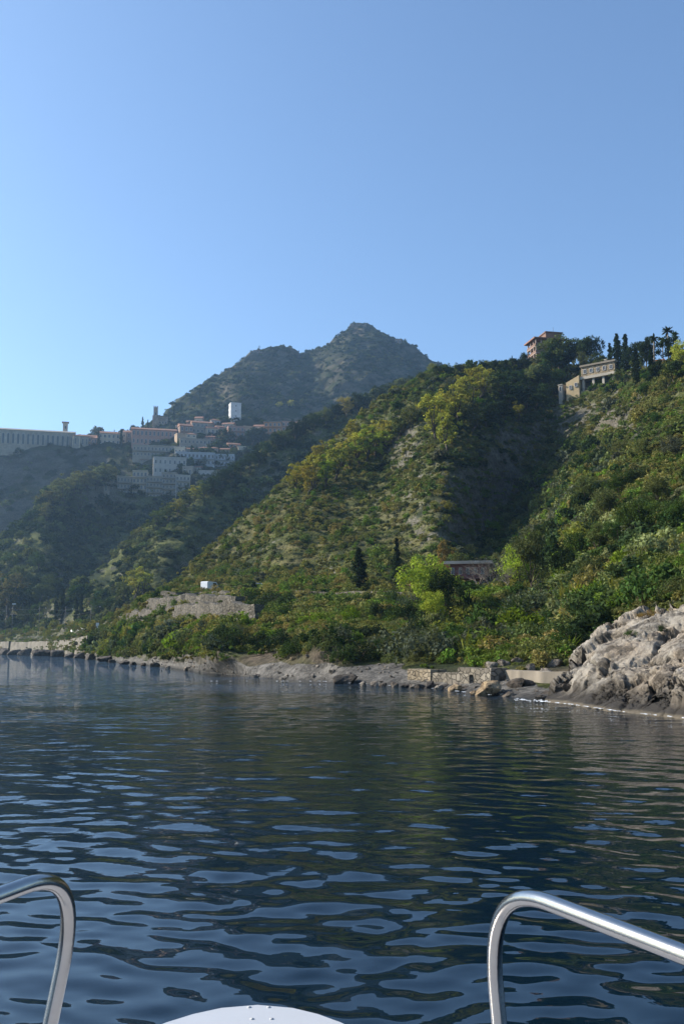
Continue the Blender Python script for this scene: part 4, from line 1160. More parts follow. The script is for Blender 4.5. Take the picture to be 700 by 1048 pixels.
# the long hotel on the cliff edge
house("hotel", "long pale hotel with a row of tall arched windows on the cliff edge", "hotel", 34, 458, 84, 21, TOWN, ST, 'gable', 1, 17, 14, -3, None, (.55, .62), True, sink=8, roofmat=GR)
t, w, h = house("bell_tower", "slim square bell tower rising behind the long arched hotel", "tower", 66.5, 458, 5, 31, TOWN, BE, 'none', 3, 1, 4, 0, None, (.35, .3), True, dy=17, sink=8)
house("town_house", "grey roofed wing at the right end of the long arched hotel", "house", 83, 457, 15, 15, TOWN, GR, 'hip', 1, 4, 12, 8, TH)
house("town_house", "small ochre house between the arched hotel and the dark cypress", "house", 92, 454, 14, 16, TOWN, OC, 'gable', 2, 3, 9, 0, TH, dy=12)
house("town_house", "beige house with red tiled roof between the two cliff-edge cypresses", "house", 112, 455, 22, 16, TOWN, BE, 'gable', 2, 5, 10, 0, TH, dy=3, chimney=True)
house("town_house", "orange tiled house rising behind the beige house on the cliff edge", "house", 116, 449, 24, 15, TOWN, OR, 'hip', 1, 4, 10, 5, TH, dy=24)
house("town_house", "small grey house right of the second cliff-edge cypress", "house", 132, 455, 12, 17, TOWN, GR, 'gable', 2, 3, 9, -6, TH, dy=3)
house("town_house", "long red-pink building below the castle tower", "house", 158, 455, 46, 20, TOWN, PK, 'gable', 2, 11, 12, 2, TH, side=2, dy=4)
house("town_house", "pale long house with terraces below the long red-pink building", "house", 158, 468, 44, 12, TOWN, GR, 'flat', 2, 12, 10, 0, TH, balcony=True)
house("town_house", "brown house with sunlit side right of the long red-pink building", "house", 191, 449, 14, 17, TOWN, BR, 'gable', 2, 3, 10, 14, TH, side=2)
house("town_house", "light grey gabled house below the mountain, left of the white block", "house", 205, 444, 17, 15, TOWN, GR, 'gable', 2, 4, 10, 8, TH, side=2)
house("town_house", "little pale house just left of the white block", "house", 218, 446, 13, 11, TOWN, BE, 'gable', 1, 3, 9, 14, TH)
house("town_house", "wide grey house on the terrace below the gabled houses", "house", 200, 461, 32, 12, TOWN, GR, 'flat', 2, 8, 9, 4, TH)
house("tower_block", "narrow white tower block with a blank front standing alone above the town", "apartment block", 241.5, 433, 11, 22, TOWN, plaster("bright_white_plaster", (.6, .59, .57)), 'flat', 4, 1, 10, 12, None, (.12, .25), side=2, dy=3)
house("town_house", "tall pink house below the white tower block", "house", 242, 452, 17, 16, TOWN, PK, 'flat', 3, 4, 10, 8, TH, balcony=True)
house("town_house", "low orange house below the tall pink house", "house", 240, 462, 13, 10, TOWN, OR, 'gable', 2, 3, 8, 10, TH)
house("town_house", "orange block with balconies right of the dark town trees", "house", 279, 449, 18, 18, TOWN, OR, 'slab', 3, 4, 11, -6, TH, balcony=True, roofmat=GR)
house("town_house", "pinkish house at the right end of the town", "house", 295, 447, 14, 16, TOWN, PK, 'flat', 3, 3, 10, 6, TH)
house("town_house", "low white house on the crest road right of the tower block", "house", 260, 437, 20, 6, TOWN, WH, 'flat', 1, 5, 8, 0, TH, dy=8)
house("hotel", "wide pale blue-white hotel in two storeys below the tall pink house", "hotel", 200, 476, 40, 13, TOWN, BL, 'flat', 2, 10, 10, 2, None, (.6, .55), balcony=True)
house("hotel", "pale blue hotel wing at the right end of the blue-white hotel", "hotel", 230, 477, 20, 12, TOWN, BL, 'flat', 2, 6, 10, -4, None, (.55, .5), balcony=True)
house("town_house", "low whitish house below the pale blue hotel wing", "house", 215, 491, 27, 9, TOWN, WH, 'flat', 1, 6, 9, 0, TH)
house("hotel", "white hotel with rounded trees on its terrace above the big grey hotel", "hotel", 174, 486, 34, 18, TOWN, WH, 'flat', 2, 7, 11, 2, None, (.4, .45))
for x_, y_, w_, h_, m_, r_, c_, yw, lab in ((128, 507, 17, 20, GR, 3, 5, 12, "leftmost and lowest block of the big grey terraced hotel"), (143, 508, 15, 27, BE, 4, 4, -4, "tall beige block of the big grey terraced hotel, second from left"), (158, 510, 17, 23, GR, 4, 5, 6, "third block from left of the big grey terraced hotel, under the roof trees"), (173, 512, 15, 29, GR, 5, 4, -6, "tallest block of the big grey terraced hotel, fourth from left"), (187, 510, 15, 24, WH, 4, 4, 10, "pale rightmost block of the big terraced hotel")):
    house("hotel", lab, "hotel", x_, y_, w_, h_, SPUR, m_, 'flat', r_, c_, 11, yw, "blocks of the big terraced hotel", (.62, .6), balcony=True, dy=(x_ % 3))
house("town_house", "low grey terrace house left of the big grey hotel", "house", 116, 506, 16, 11, SPUR, GR, 'flat', 2, 5, 8, 10, TH, dy=3)

# the many small houses between the big ones
CRM = plaster("cream_plaster", (.52, .44, .33)); TAN = plaster("tan_plaster", (.38, .28, .19))
PALS = {'pink': PK, 'cream': CRM, 'tan': TAN, 'grey': GR, 'white': WH, 'ochre': OC, 'orange': OR}
hr = random.Random(21)
for row, L_, items in (
        ("in the row right of the red-pink building", TOWN, [(184, 446, 'cream'), (195, 440, 'pink'), (203, 436, 'cream'), (212, 440, 'tan'), (221, 437, 'white'), (226, 443, 'pink'), (233, 441, 'cream')]),
        ("under the brown and gabled houses", TOWN, [(186, 455, 'tan'), (196, 452, 'cream'), (214, 453, 'pink'), (224, 455, 'grey'), (232, 450, 'ochre')]),
        ("along the ridge right of the tower block", TOWN, [(254, 446, 'tan'), (265, 444, 'cream'), (270, 448, 'pink'), (287, 441, 'cream'), (303, 445, 'tan'), (309, 440, 'pink'), (300, 438, 'grey')]),
        ("in the row just above the pale blue hotel", TOWN, [(148, 476, 'grey'), (184, 468, 'cream'), (194, 465, 'grey'), (208, 464, 'white'), (219, 465, 'tan'), (230, 466, 'grey'), (248, 466, 'cream')]),
        ("in the row below the pale blue hotel", TOWN, [(192, 489, 'grey'), (200, 484, 'white'), (228, 488, 'grey'), (236, 491, 'cream'), (205, 496, 'grey'), (190, 498, 'tan')]),
        ("on the skyline between bell tower and castle", TOWN, [(78, 447, 'cream'), (98, 450, 'pink'), (105, 448, 'tan'), (125, 448, 'cream'), (137, 446, 'pink')]),
        ("on the steps left of the big terraced hotel", SPUR, [(112, 497, 'grey'), (121, 500, 'cream'), (106, 505, 'grey')])):
    seen = {}
    for x_, y_, c_ in sorted(items):
        seen.setdefault(c_, []).append((x_, y_))
    for c_, lst in seen.items():
        for i, (x_, y_) in enumerate(lst):
            w_ = hr.uniform(8, 13); h_ = hr.uniform(8, 12)
            lab = f"only small {c_} house {row}" if len(lst) == 1 else f"{ORD[i]} small {c_} house from left {row}"
            house("town_house", lab, "house", x_, y_, w_, h_, L_, PALS[c_], hr.choice(['gable', 'hip', 'flat', 'gable']), hr.choice([1, 2, 2]), hr.choice([2, 3, 3]), hr.uniform(7, 10), hr.uniform(-22, 22), "small houses of the hill town", (hr.uniform(.28, .45), hr.uniform(.4, .55)), chimney=hr.random() < .3, dy=hr.uniform(0, 2))

# castle tower above the town
def castle():
    p = MOUNT.hit(163, 438); k = p.y / FPX; u = 1.0 * k
    r = root("castle", p, "old stone castle with one tall crenellated tower above the town", "castle", None, face_cam(p))
    m_ = masonry("castle_stone", (.4, .29, .21), (.48, .36, .27), (.2, .15, .12), .7)
    mb = MB().box(-7 * u, 9 * u, 4, 16, -8, 13 * u)
    for i in range(8): mb.box((-7 + i * 2.1) * u, (-6 + i * 2.1) * u, 4, 5, 13 * u + .003, 14.3 * u)
    mb.build("wall", m_, r)
    tb = MB().box(-6 * u, -1.5 * u, 0, 5, -8, 22 * u)
    for i in range(3): tb.box((-6 + i * 1.75) * u, (-5 + i * 1.75) * u, 0, 1, 22 * u + .003, 23.5 * u)
    tw = tb.build("tower", m_, r)
    window(tw, -3.7 * u, 14 * u, 1.4, 2.6, 0, True)
    for x, z in ((1, 6), (4, 6), (7, 6)): window(r, x * u, z * u, 1.2, 2.2, 4, True)
castle()

# ruin, hut and chapel on the mountain
def ruin():
    p = MOUNT.hit(367, 334.5); k = p.y / FPX
    r = root("castle_ruin", p, "ruined castle wall on the very top of the mountain", "ruin", None, face_cam(p))
    mb = MB(); rr = random.Random(3)
    x = -8.0
    while x < 7:
        wd = rr.uniform(1.2, 2.4); mb.box(x * k, (x + wd) * k - .05, 0, 3, -9, rr.uniform(2.2, 4.6) * k); x += wd
    mb.build("wall", masonry("ruin_stone", (.26, .2, .15), (.36, .28, .2), (.14, .11, .09), .6), r)
    mb = MB().box(-3 * k, 2 * k, 4, 10, -9, 4.6 * k); mb.build("keep", M['terracewall'], r)
ruin()
house("stone_hut", "small stone hut on the right shoulder of the mountain top", "hut", 407.5, 352.5, 7, 5.5, MOUNT, BR, 'flat', 1, 2, 8, 0, sink=8)
house("chapel", "tiny chapel on the left shoulder of the mountain", "chapel", 264, 361.5, 9, 4.5, MOUNT, BR, 'gable', 1, 3, 8, 0, sink=8)
def cross():
    p = MOUNT.hit(265.5, 360); k = p.y / FPX
    r = root("summit_cross", p, "thin cross on the skyline of the left mountain shoulder", "cross")
    MB().box(-.25, .25, -.25, .25, -2, 7 * k).build("post", M['dmetal'], r)
    MB().box(-1.4 * k, 1.4 * k, -.2, .2, 5 * k, 5.4 * k).build("crossbar", M['dmetal'], r)
cross()

# the stone villa above the gully
def villa():
    p = NEAR.hit(600, 401); p = Vector((p.x, p.y + 1, p.z + .6))
    k = p.y / FPX
    r = root("villa", p, "stone villa with a white columned loggia above the dark gully", "villa", None, face_cam(p) + R(-24))
    st = masonry("villa_stone", (.33, .26, .17), (.42, .33, .22), (.2, .16, .11), 1.0)
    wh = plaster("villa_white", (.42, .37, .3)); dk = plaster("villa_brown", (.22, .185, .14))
    x0, x1 = -4 * k, 32 * k
    lz = 12.5 * k; tz = 26 * k
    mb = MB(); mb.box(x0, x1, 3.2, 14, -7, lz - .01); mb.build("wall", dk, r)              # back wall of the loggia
    u = MB(); u.box(x0 - .2, x1 + .2, 0, 14, lz + .9, tz); up = u.build("upper_wall", st, r)
    sl = MB(); sl.box(x0 - .5, x1 + .5, -.5, 14.2, lz, lz + .897); sl.build("floor_slab", wh, r)
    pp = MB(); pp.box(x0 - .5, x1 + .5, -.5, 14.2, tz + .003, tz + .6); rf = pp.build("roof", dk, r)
    ch = MB(); ch.box(x0 + 6, x0 + 7.2, 5, 6.2, tz + .6, tz + 2.6); ch.box(x0 + 5.85, x0 + 7.35, 4.85, 6.35, tz + 2.603, tz + 2.9); ch.build("chimney", wh, rf)
    fl = MB(); fl.box(x0 - .4, x1 + .4, -.4, 3.2, -7, 0); fl.build("terrace", st, r)
    for i in range(4):
        cx = x0 + .45 + (x1 - x0 - .9) * i / 3
        c_ = MB(); c_.box(cx - .38, cx + .38, .05, .81, 0, lz - .003); c_.build("column", wh, r)
    for i in range(3):
        cx = x0 + .45 + (x1 - x0 - .9) * (i + .5) / 3
        window(r, cx, .4, 1.9, 2.7, 3.2)
    for i in range(5):
        window(up, x0 + (x1 - x0) * (i + .5) / 5, lz + 1.9, 1.1, 1.5)
    rl = MB(); rl.box(x0, x1, -.35, -.3, .95, 1.0)
    for i in range(26): rl.box(x0 + (x1 - x0) * i / 26, x0 + (x1 - x0) * i / 26 + .05, -.35, -.3, 0, .95)
    rl.build("railing", M['dmetal'], r)
    # the sunlit left wing, stepping down towards the viewer
    wl = MB(); wl.add([(x0 - 16 * k, -1.5, -9), (x0 - .52, -1.2, -9), (x0 - .52, 9, -9), (x0 - 16 * k, 9, -9), (x0 - 16 * k, -1.5, 11 * k), (x0 - .52, -1.2, 17 * k), (x0 - .52, 9, 17 * k), (x0 - 16 * k, 9, 11 * k)],
                      [(0, 3, 2, 1), (4, 5, 6, 7), (0, 1, 5, 4), (1, 2, 6, 5), (2, 3, 7, 6), (3, 0, 4, 7)])
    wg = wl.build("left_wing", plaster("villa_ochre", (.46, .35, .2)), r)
    window(wg, x0 - 5 * k, 5 * k, 1.0, 1.4, -1.35); window(wg, x0 - 11 * k, 3 * k, 1.0, 1.4, -1.45)
    tw = MB(); tw.box(x0 - 24 * k, x0 - 19.5 * k, -2, 3, -9, 9 * k); tw.box(x0 - 24.4 * k, x0 - 19.1 * k, -2.3, 3.3, 9 * k + .003, 9.8 * k)
    tt = tw.build("gate_tower", wh, r)
    window(tt, x0 - 21.8 * k, 3 * k, .9, 1.5, -2, True)
    sr = MB(); sr.box(x1 + .52, x1 + 20 * k, 2, 2.6, -5, 8 * k); sr.build("garden_wall", dk, r)
villa()

# the red-roofed apartment block on the skyline
def block():
    p = NEAR.hit(563, 372.5); p = Vector((p.x * 1.02, p.y * 1.02, p.z + .5))
    k = p.y / FPX
    r = root("apartment_block", p, "reddish apartment block with corner loggias and flat tiled eaves on the skyline", "apartment block", None, face_cam(p) + R(24))
    wl = plaster("block_brick", (.2, .125, .09)); pl = plaster("block_trim", (.36, .27, .22))
    w, d = 32 * k, 24 * k; fh = 7.8 * k; n = 4; x0 = -w / 2
    MB().box(x0 + 2.2, x0 + w, 2.2, d, -6, n * fh).build("wall", wl, r)
    for i in range(n):
        z = i * fh
        b = MB().box(x0, x0 + w, 0, 2.197, z, z + .3); b.box(x0, x0 + 2.197, 2.2, d, z, z + .3)
        bo = b.build("balcony", pl, r)
        q = MB(); q.box(x0, x0 + w, .02, .12, z + .3, z + 1.2); q.box(x0 + .02, x0 + .12, .12, d, z + .3, z + 1.2); q.build("parapet", wl, bo)
        for j in range(4): window(r, x0 + 2.2 + (w - 2.2) * (j + .5) / 4, z + .35, 1.5, fh * .68, 2.2)
        for j in range(2): window(r, x0 + 2.2, z + .5, 1.4, fh * .62, 2.2 + (d - 2.2) * (j + .5) / 2, False, 'left')
    for j in range(6):
        x = x0 + .3 + (w - .6) * j / 5
        MB().box(x - .2, x + .2, .14, .54, -6, n * fh - .003).build("column", pl, r)
    for j in range(1, 4):
        y = d * j / 3.2
        MB().box(x0 + .14, x0 + .54, y - .2, y + .2, -6, n * fh - .003).build("column", pl, r)
    ro = MB().box(x0 - .8, x0 + w + .8, -.8, d + .8, n * fh, n * fh + .5).build("roof", M['tile'], r)
    ph = MB().box(x0 + w * .45, x0 + w, d * .25, d * .9, n * fh + .503, n * fh + 3.4); ph.box(x0 + w * .42, x0 + w + .5, d * .2, d * .95, n * fh + 3.403, n * fh + 3.8); ph.build("penthouse", wl, ro)
    an = MB().tube([(x0 + w * .8, d * .5, n * fh + 3.8), (x0 + w * .8, d * .5, n * fh + 6.5)], .06, 5); an.build("antenna", M['dmetal'], ro)
block()
house("hilltop_house", "small house with orange roof glimpsed under the palms", "house", 674, 374, 9, 14, NEAR, BE, 'hip', 1, 2, 7, -8, roofmat=plaster("orange_tile", (.55, .16, .05)), dy=4)
# the little red house by the road
r_, w_, h_ = house("red_house", "low dark red house half hidden between the trees by the road", "house", 479, 605, 38, 28, NEAR, DR, 'slab', 2, 5, 7, -4, roofmat=plaster("red_house_roof", (.5, .4, .33)), win=(.45, .5), balcony=True, dy=1)
house("road_house", "small grey house behind the leafy shade left of the red house", "house", 424, 606, 14, 10, NEAR, GR, 'gable', 1, 3, 5, 0, dy=2)

# ------------------------------------------------------------------ walls, road, railway
def wall_strip(name, label, cat, pts, h, thick, mat, layer, kind=None, ragged=.25, base=2.0, n=60, coping=None, rough=.12):
    """a wall that follows the ground, seen from the boat along pts (pixels)"""
    P = [layer.hit(x, y) for x, y in pts]
    L_ = [0]
    for a, b in zip(P[:-1], P[1:]): L_.append(L_[-1] + (b - a).length)
    s = np.linspace(0, L_[-1], n)
    C = np.stack([np.interp(s, L_, [p[i] for p in P]) for i in range(3)], -1)
    for _ in range(3): C[1:-1] = (C[:-2] + C[1:-1] * 2 + C[2:]) / 4
    tg = np.gradient(C, axis=0); tg[:, 2] = 0; tg /= np.linalg.norm(tg, axis=1)[:, None]
    nrm = np.c_[tg[:, 1], -tg[:, 0], 0 * s]
    nrm *= np.sign(-(nrm * C).sum(1))[:, None]                      # towards the boat
    rows = 7
    hh = h * (1 + ragged * fbm(C + 3, 5, 3)) if ragged else np.full(n, h)
    o0 = C.mean(0)
    rings = []
    front = []
    for k in range(rows + 1):
        t = k / rows
        q = C - nrm * (.12 * h * t)[:, None] if False else C - nrm * (.1 * h * t)
        q = q + nrm * (rough * fbm(q * 1.0 + np.array([0, 0, 1]) * (t * h), 2.0, 3))[:, None]
        q[:, 2] = C[:, 2] - base + (hh + base) * t
        front.append(q)
    back = front[-1] - nrm * thick
    back2 = back.copy(); back2[:, 2] = C[:, 2] - base
    rings = front + [back, back2]
    V = np.concatenate(rings) - o0
    nr = len(rings); F = []
    for k in range(nr):
        for i in range(n - 1):
            a = k * n + i; b = ((k + 1) % nr) * n + i
            F.append((a, a + 1, b + 1, b))
    me = bpy.data.meshes.new(name)
    F += [tuple(k * n for k in range(nr)), tuple(k * n + n - 1 for k in range(nr - 1, -1, -1))]
    me.from_pydata(V.tolist(), [], F); me.materials.append(mat); me.update()
    o = obj(name, me); o.location = o0
    tag(o, label, cat, kind=kind)
    if coping:
        cm = MB()
        for i in range(n - 1):
            a0, a1 = front[-1][i] + nrm[i] * .15 - o0, front[-1][i + 1] + nrm[i + 1] * .15 - o0
            b0, b1 = back[i] - nrm[i] * .1 - o0, back[i + 1] - nrm[i + 1] * .1 - o0
            up = np.array([0, 0, .02]); u2 = np.array([0, 0, .3])
            cm.add([a0 + up, a1 + up, b1 + up, b0 + up, a0 + u2, a1 + u2, b1 + u2, b0 + u2], [(4, 5, 6, 7), (0, 1, 5, 4), (2, 3, 7, 6), (0, 3, 2, 1)])
        cm.build("coping", coping, o)
    return o, C, nrm, hh


wall_strip("sea_wall", "long smooth beige sea wall at the left end of the shore", "wall", [(10, 668.3), (30, 668.8), (50, 669.3), (70, 669.8), (87, 670.3)], 4.9, 1.2, M['concrete'], NEAR, ragged=.05, rough=.05)
wall_strip("sea_wall", "sea wall running off the left edge of the photo", "wall", [(-120, 667.6), (-60, 667.8), (-10, 668.2), (8, 668.3)], 5.2, 1.2, M['concrete'], NEAR, ragged=.06, rough=.05)
wall_strip("sea_wall", "low stepped block at the right end of the long beige sea wall", "wall", [(79, 671), (88, 671.3), (98, 671.8)], 2.6, 2.0, M['concrete'], NEAR, ragged=.03, n=20, rough=.04)
wall_strip("terrace_wall", "long lower terrace wall of rubble stone below the road", "wall", [(128, 639.5), (150, 638.5), (185, 638), (220, 638.5), (245, 639), (260, 640)], 2.8, 1.5, M['terracewall'], NEAR, ragged=.2, rough=.35)
wall_strip("terrace_wall", "middle terrace wall of rubble stone below the white van", "wall", [(150, 623), (175, 622), (205, 622), (238, 623.5)], 2.0, 1.5, M['terracewall'], NEAR, ragged=.25, rough=.35)
wall_strip("terrace_wall", "short upper terrace wall just under the road with the white van", "wall", [(164, 612), (180, 611.5), (205, 611.5), (236, 612.5)], 1.2, 1.2, M['terracewall'], NEAR, ragged=.3)
wall_strip("shore_wall", "square block of tan masonry standing on the beach edge", "wall", [(416, 696), (428, 697), (439, 698)], .8, 1.2, masonry("tan_masonry", (.25, .2, .135), (.3, .245, .17), (.18, .145, .105), 2.0), NEAR, ragged=.22, n=30, rough=.1)
wall_strip("shore_wall", "pale broken wall of big stones right of the tan masonry block", "wall", [(442, 698), (455, 699), (470, 700), (478, 700.5)], .6, .9, M['stonewall'], NEAR, ragged=.5, n=40, rough=.2)
wall_strip("shore_wall", "grey masonry wall with a straight top between the broken wall and the big boulders", "wall", [(470, 698), (482, 699), (494, 700), (502, 700.5)], .85, 1.0, M['stonewall'], NEAR, ragged=.2, n=40, rough=.18)
wall_strip("path_wall", "low pale wall of the shore path running up to the big limestone rock", "wall", [(508, 696), (530, 697), (555, 699), (576, 700)], .58, .8, plaster("path_wall", (.25, .21, .16)), NEAR, ragged=.28, n=60, rough=.18)
wall_strip("garden_wall", "grey garden wall at the foot of the grassy ridge, left of the red house", "wall", [(343, 613), (365, 612), (390, 612), (412, 613)], 1.0, .5, M['terracewall'], NEAR, ragged=.12, n=40)


def road_strip(name, pts, layer, width, thick, mat, kerb):
    P = np.array([tuple(layer.hit(x, y)) for x, y in pts])
    s = np.linspace(0, len(P) - 1, 80)
    C = np.stack([np.interp(s, range(len(P)), P[:, i]) for i in range(3)], -1)
    for _ in range(40): C[1:-1] = (C[:-2] + C[1:-1] * 2 + C[2:]) / 4
    tg = np.gradient(C, axis=0); tg[:, 2] = 0; tg /= np.linalg.norm(tg, axis=1)[:, None]
    nrm = np.c_[tg[:, 1], -tg[:, 0], 0 * s]; nrm *= np.sign(-(nrm * C).sum(1))[:, None]
    f = C + nrm * .4; b = C - nrm * width
    f[:, 2] = C[:, 2]; b[:, 2] = C[:, 2]
    lo = np.array([0, 0, thick])
    V = np.concatenate([f - lo, f, b, b - lo]); n = 80; F = []
    for k in range(4):
        for i in range(n - 1):
            a = k * n + i; c_ = ((k + 1) % 4) * n + i; F.append((a, a + 1, c_ + 1, c_))
    me = np_mesh(name, V, np.array(F), [mat]); o = obj(name, me); tag(o, kind="structure")
    pm = MB()
    for i in range(n - 1):
        a0, a1, b0, b1 = f[i], f[i + 1], f[i] - nrm[i] * .35, f[i + 1] - nrm[i + 1] * .35
        u0 = np.array([0, 0, .004]); u = np.array([0, 0, .4])
        pm.add([a0 + u0, a1 + u0, b1 + u0, b0 + u0, a0 + u, a1 + u, b1 + u, b0 + u], [(4, 5, 6, 7), (0, 1, 5, 4), (2, 3, 7, 6)])
    po = pm.build("road_parapet", kerb[0]); tag(po, kerb[1], "wall")
    return C, tg, nrm


RC, RT, RN = road_strip("coast_road", [(172, 607), (190, 606), (215, 605.5), (240, 605), (265, 605), (290, 606), (320, 607.5), (345, 609)], NEAR, 6.5, 2.2, M['asphalt'], (M['terracewall'], "low stone parapet along the coast road under the grassy ridge"))


def car(name, label, cat, px, length, hgt, van=False, turn=0):
    d = np.abs(np.array([350 + FPX * c[0] / c[1] for c in RC]) - px); i = int(d.argmin())
    p = Vector(RC[i] - RN[i] * 2.0); p.z = RC[i][2] + .004
    r = root(name, p, label, cat, None, math.atan2(RT[i][1], RT[i][0]) + R(turn))
    L = length / 2; W = .9
    if van:
        prof = [(-L, .35), (-L, hgt * .93), (-L + .25, hgt), (L * .42, hgt), (L * .72, hgt * .58), (L * .98, hgt * .5), (L, .35)]
        gl = [(-L * .1, hgt * .58), (-L * .1, hgt * .9), (L * .36, hgt * .9), (L * .58, hgt * .58)]
    else:
        prof = [(-L, .35), (-L, hgt * .6), (-L * .82, hgt * .64), (-L * .55, hgt * .97), (-L * .4, hgt), (L * .12, hgt), (L * .42, hgt * .66), (L * .96, hgt * .55), (L, .35)]
        gl = [(-L * .66, hgt * .68), (-L * .46, hgt * .92), (L * .1, hgt * .92), (L * .32, hgt * .68)]
    mb = MB(); n = len(prof)
    v = [(x, -W, z) for x, z in prof] + [(x, W, z) for x, z in prof]
    mb.add(v, [tuple(range(n)), tuple(range(2 * n - 1, n - 1, -1))] + [(i_, n + i_, n + (i_ + 1) % n, (i_ + 1) % n) for i_ in range(n)])
    body = mb.build("body", M['carpaint'], r)
    for sgn in (-1, 1):
        g = [(x, sgn * (W + .012), z) for x, z in gl]
        k = len(g)
        MB().add(g + [(x, sgn * (W - .05), z) for x, _, z in g], [tuple(range(k)) if sgn < 0 else tuple(range(k - 1, -1, -1))] + [(a, (a + 1) % k, k + (a + 1) % k, k + a) for a in range(k)]).build("side_window", M['glass'], r)
        for fx in (-.62, .62):
            wh = MB(); wh.tube([(fx * L, sgn * (W - .18), .33), (fx * L, sgn * (W + .04), .33)], .33, 14)
            t_ = wh.build("wheel", M['rubber'], r)
            MB().tube([(fx * L, sgn * (W + .04), .33), (fx * L, sgn * (W + .055), .33)], .19, 12).build("rim", M['dmetal'], t_)
        MB().box(L - .06, L + .012, sgn * .62 - .16, sgn * .62 + .16, .62, .78).build("headlight", M['wpaint'], r)
    a, b = (prof[3], prof[4]) if van else (prof[5], prof[6])
    dx, dz = b[0] - a[0], b[1] - a[1]; ln = math.hypot(dx, dz); nx, nz = -dz / ln * .012, dx / ln * -.012
    q = [(a[0] + dx * .1 + nx, -W * .88, a[1] + dz * .1 + abs(nz)), (a[0] + dx * .1 + nx, W * .88, a[1] + dz * .1 + abs(nz)), (a[0] + dx * .92 + nx, W * .88, a[1] + dz * .92 + abs(nz)), (a[0] + dx * .92 + nx, -W * .88, a[1] + dz * .92 + abs(nz))]
    MB().add(q, [(0, 1, 2, 3)]).build("windscreen", M['glass'], r)
    return r


car("parked_van", "white van on the coast road above the terrace walls", "van", 214, 4.4, 2.2, True, 62)
car("parked_car", "white car on the coast road right of the white van, above the green bench", "car", 253, 4.6, 1.6)

# railway / road edge at the far left: masts with wires, lamp, fence
def mast(px, py, hpx, label, group):
    p = NEAR.hit(px, py); k = p.y / FPX; h = hpx * k
    r = root("railway_mast", p, label, "mast", group, face_cam(p))
    MB().tube([(0, 0, -1), (0, 0, h)], [.11, .07], 8).build("pole", M['dmetal'], r)
    MB().tube([(0, 0, h * .9), (2.6, 0, h * .93)], .035, 6).build("arm", M['dmetal'], r)
    MB().tube([(0, 0, h * .99), (2.6, 0, h * .94)], .03, 5).build("stay", M['dmetal'], r)
    MB().tube([(2.5, 0, h * .9), (2.5, 0, h * .93)], .09, 8).build("insulator", M['wpaint'], r)
    return p, h, r
tops = []
for i, (x, y, hp) in enumerate([(-42, 651, 30), (6, 650, 30), (40, 650, 30), (66.5, 649, 28), (93, 645, 26)]):
    p, h, r_ = mast(x, y, hp, ["railway mast outside the left edge", "leftmost railway mast behind the sea wall", "second railway mast from the left, behind the sea wall", "third railway mast from the left, near the cypress pairs", "rightmost railway mast, past the end of the sea wall"][i], "railway masts behind the sea wall")
    a = face_cam(p); tops.append((p + Vector((2.5 * math.cos(a), 2.5 * math.sin(a), h * .9)), p + Vector((0, 0, h * .72))))
for k, lab in ((0, "upper overhead wire between the railway masts"), (1, "lower overhead wire between the railway masts")):
    mb = MB()
    for a, b in zip(tops[:-1], tops[1:]):
        mb.tube([a[k].lerp(b[k], t / 8) - Vector((0, 0, .5 * (1 - (t / 4 - 1) ** 2))) for t in range(9)], .018, 5)
    o = mb.build("overhead_wire", M['dmetal']); tag(o, lab, "wire")


def lamp(px, py, hpx):
    p = NEAR.hit(px, py); k = p.y / FPX; h = hpx * k
    r = root("street_lamp", p, "tall lamp post with a flat white head behind the sea wall", "street lamp", None, face_cam(p))
    MB().tube([(0, 0, -1), (0, 0, h * .5), (0, 0, h)], [.14, .1, .07], 8).build("pole", M['dmetal'], r)
    MB().box(-.2 * k * 5, 2.6 * k, -.3, .3, h - .02, h + 1.1 * k).build("lamp_head", M['wpaint'], r)
lamp(12.5, 651, 32)
wall_strip("white_parapet", "short bright white parapet between the cypress pairs and the shore bushes", "wall", [(71, 647), (79, 646.5), (87, 646)], .9, .4, M['wpaint'], NEAR, ragged=0, n=12, rough=0, base=1)


def post(px, py):
    p = NEAR.hit(px, py); k = p.y / FPX
    r = root("white_marker", p, "small white marker post with a square head right of the white parapet", "post", None, face_cam(p))
    MB().box(-.12, .12, -.12, .12, -.5, 3 * k).build("post", M['wpaint'], r)
    MB().box(-1.5 * k, 1.5 * k, -.15, .15, 3 * k + .003, 6.5 * k).build("sign_head", M['wpaint'], r)
post(100, 644)


def guard_rail():
    pts = [(14, 655.5), (30, 655), (48, 654.5), (66, 654), (84, 653)]
    P = [NEAR.hit(x, y) for x, y in pts]
    o0 = P[0]; o = root("guard_rail", o0, "thin railing along the top of the long beige sea wall", "railing")
    rail = MB()
    Q = []
    for a, b in zip(P[:-1], P[1:]): Q += [a.lerp(b, t / 4) - o0 for t in range(4)]
    Q.append(P[-1] - o0)
    for z in (.6, 1.1): rail.tube([q + Vector((0, 0, z + .3)) for q in Q], .05, 5)
    rail.build("handrail", M['dmetal'], o)
    for q in Q: MB().tube([q + Vector((0, 0, -.6)), q + Vector((0, 0, 1.4))], .06, 6).build("rail_post", M['dmetal'], o)
guard_rail()

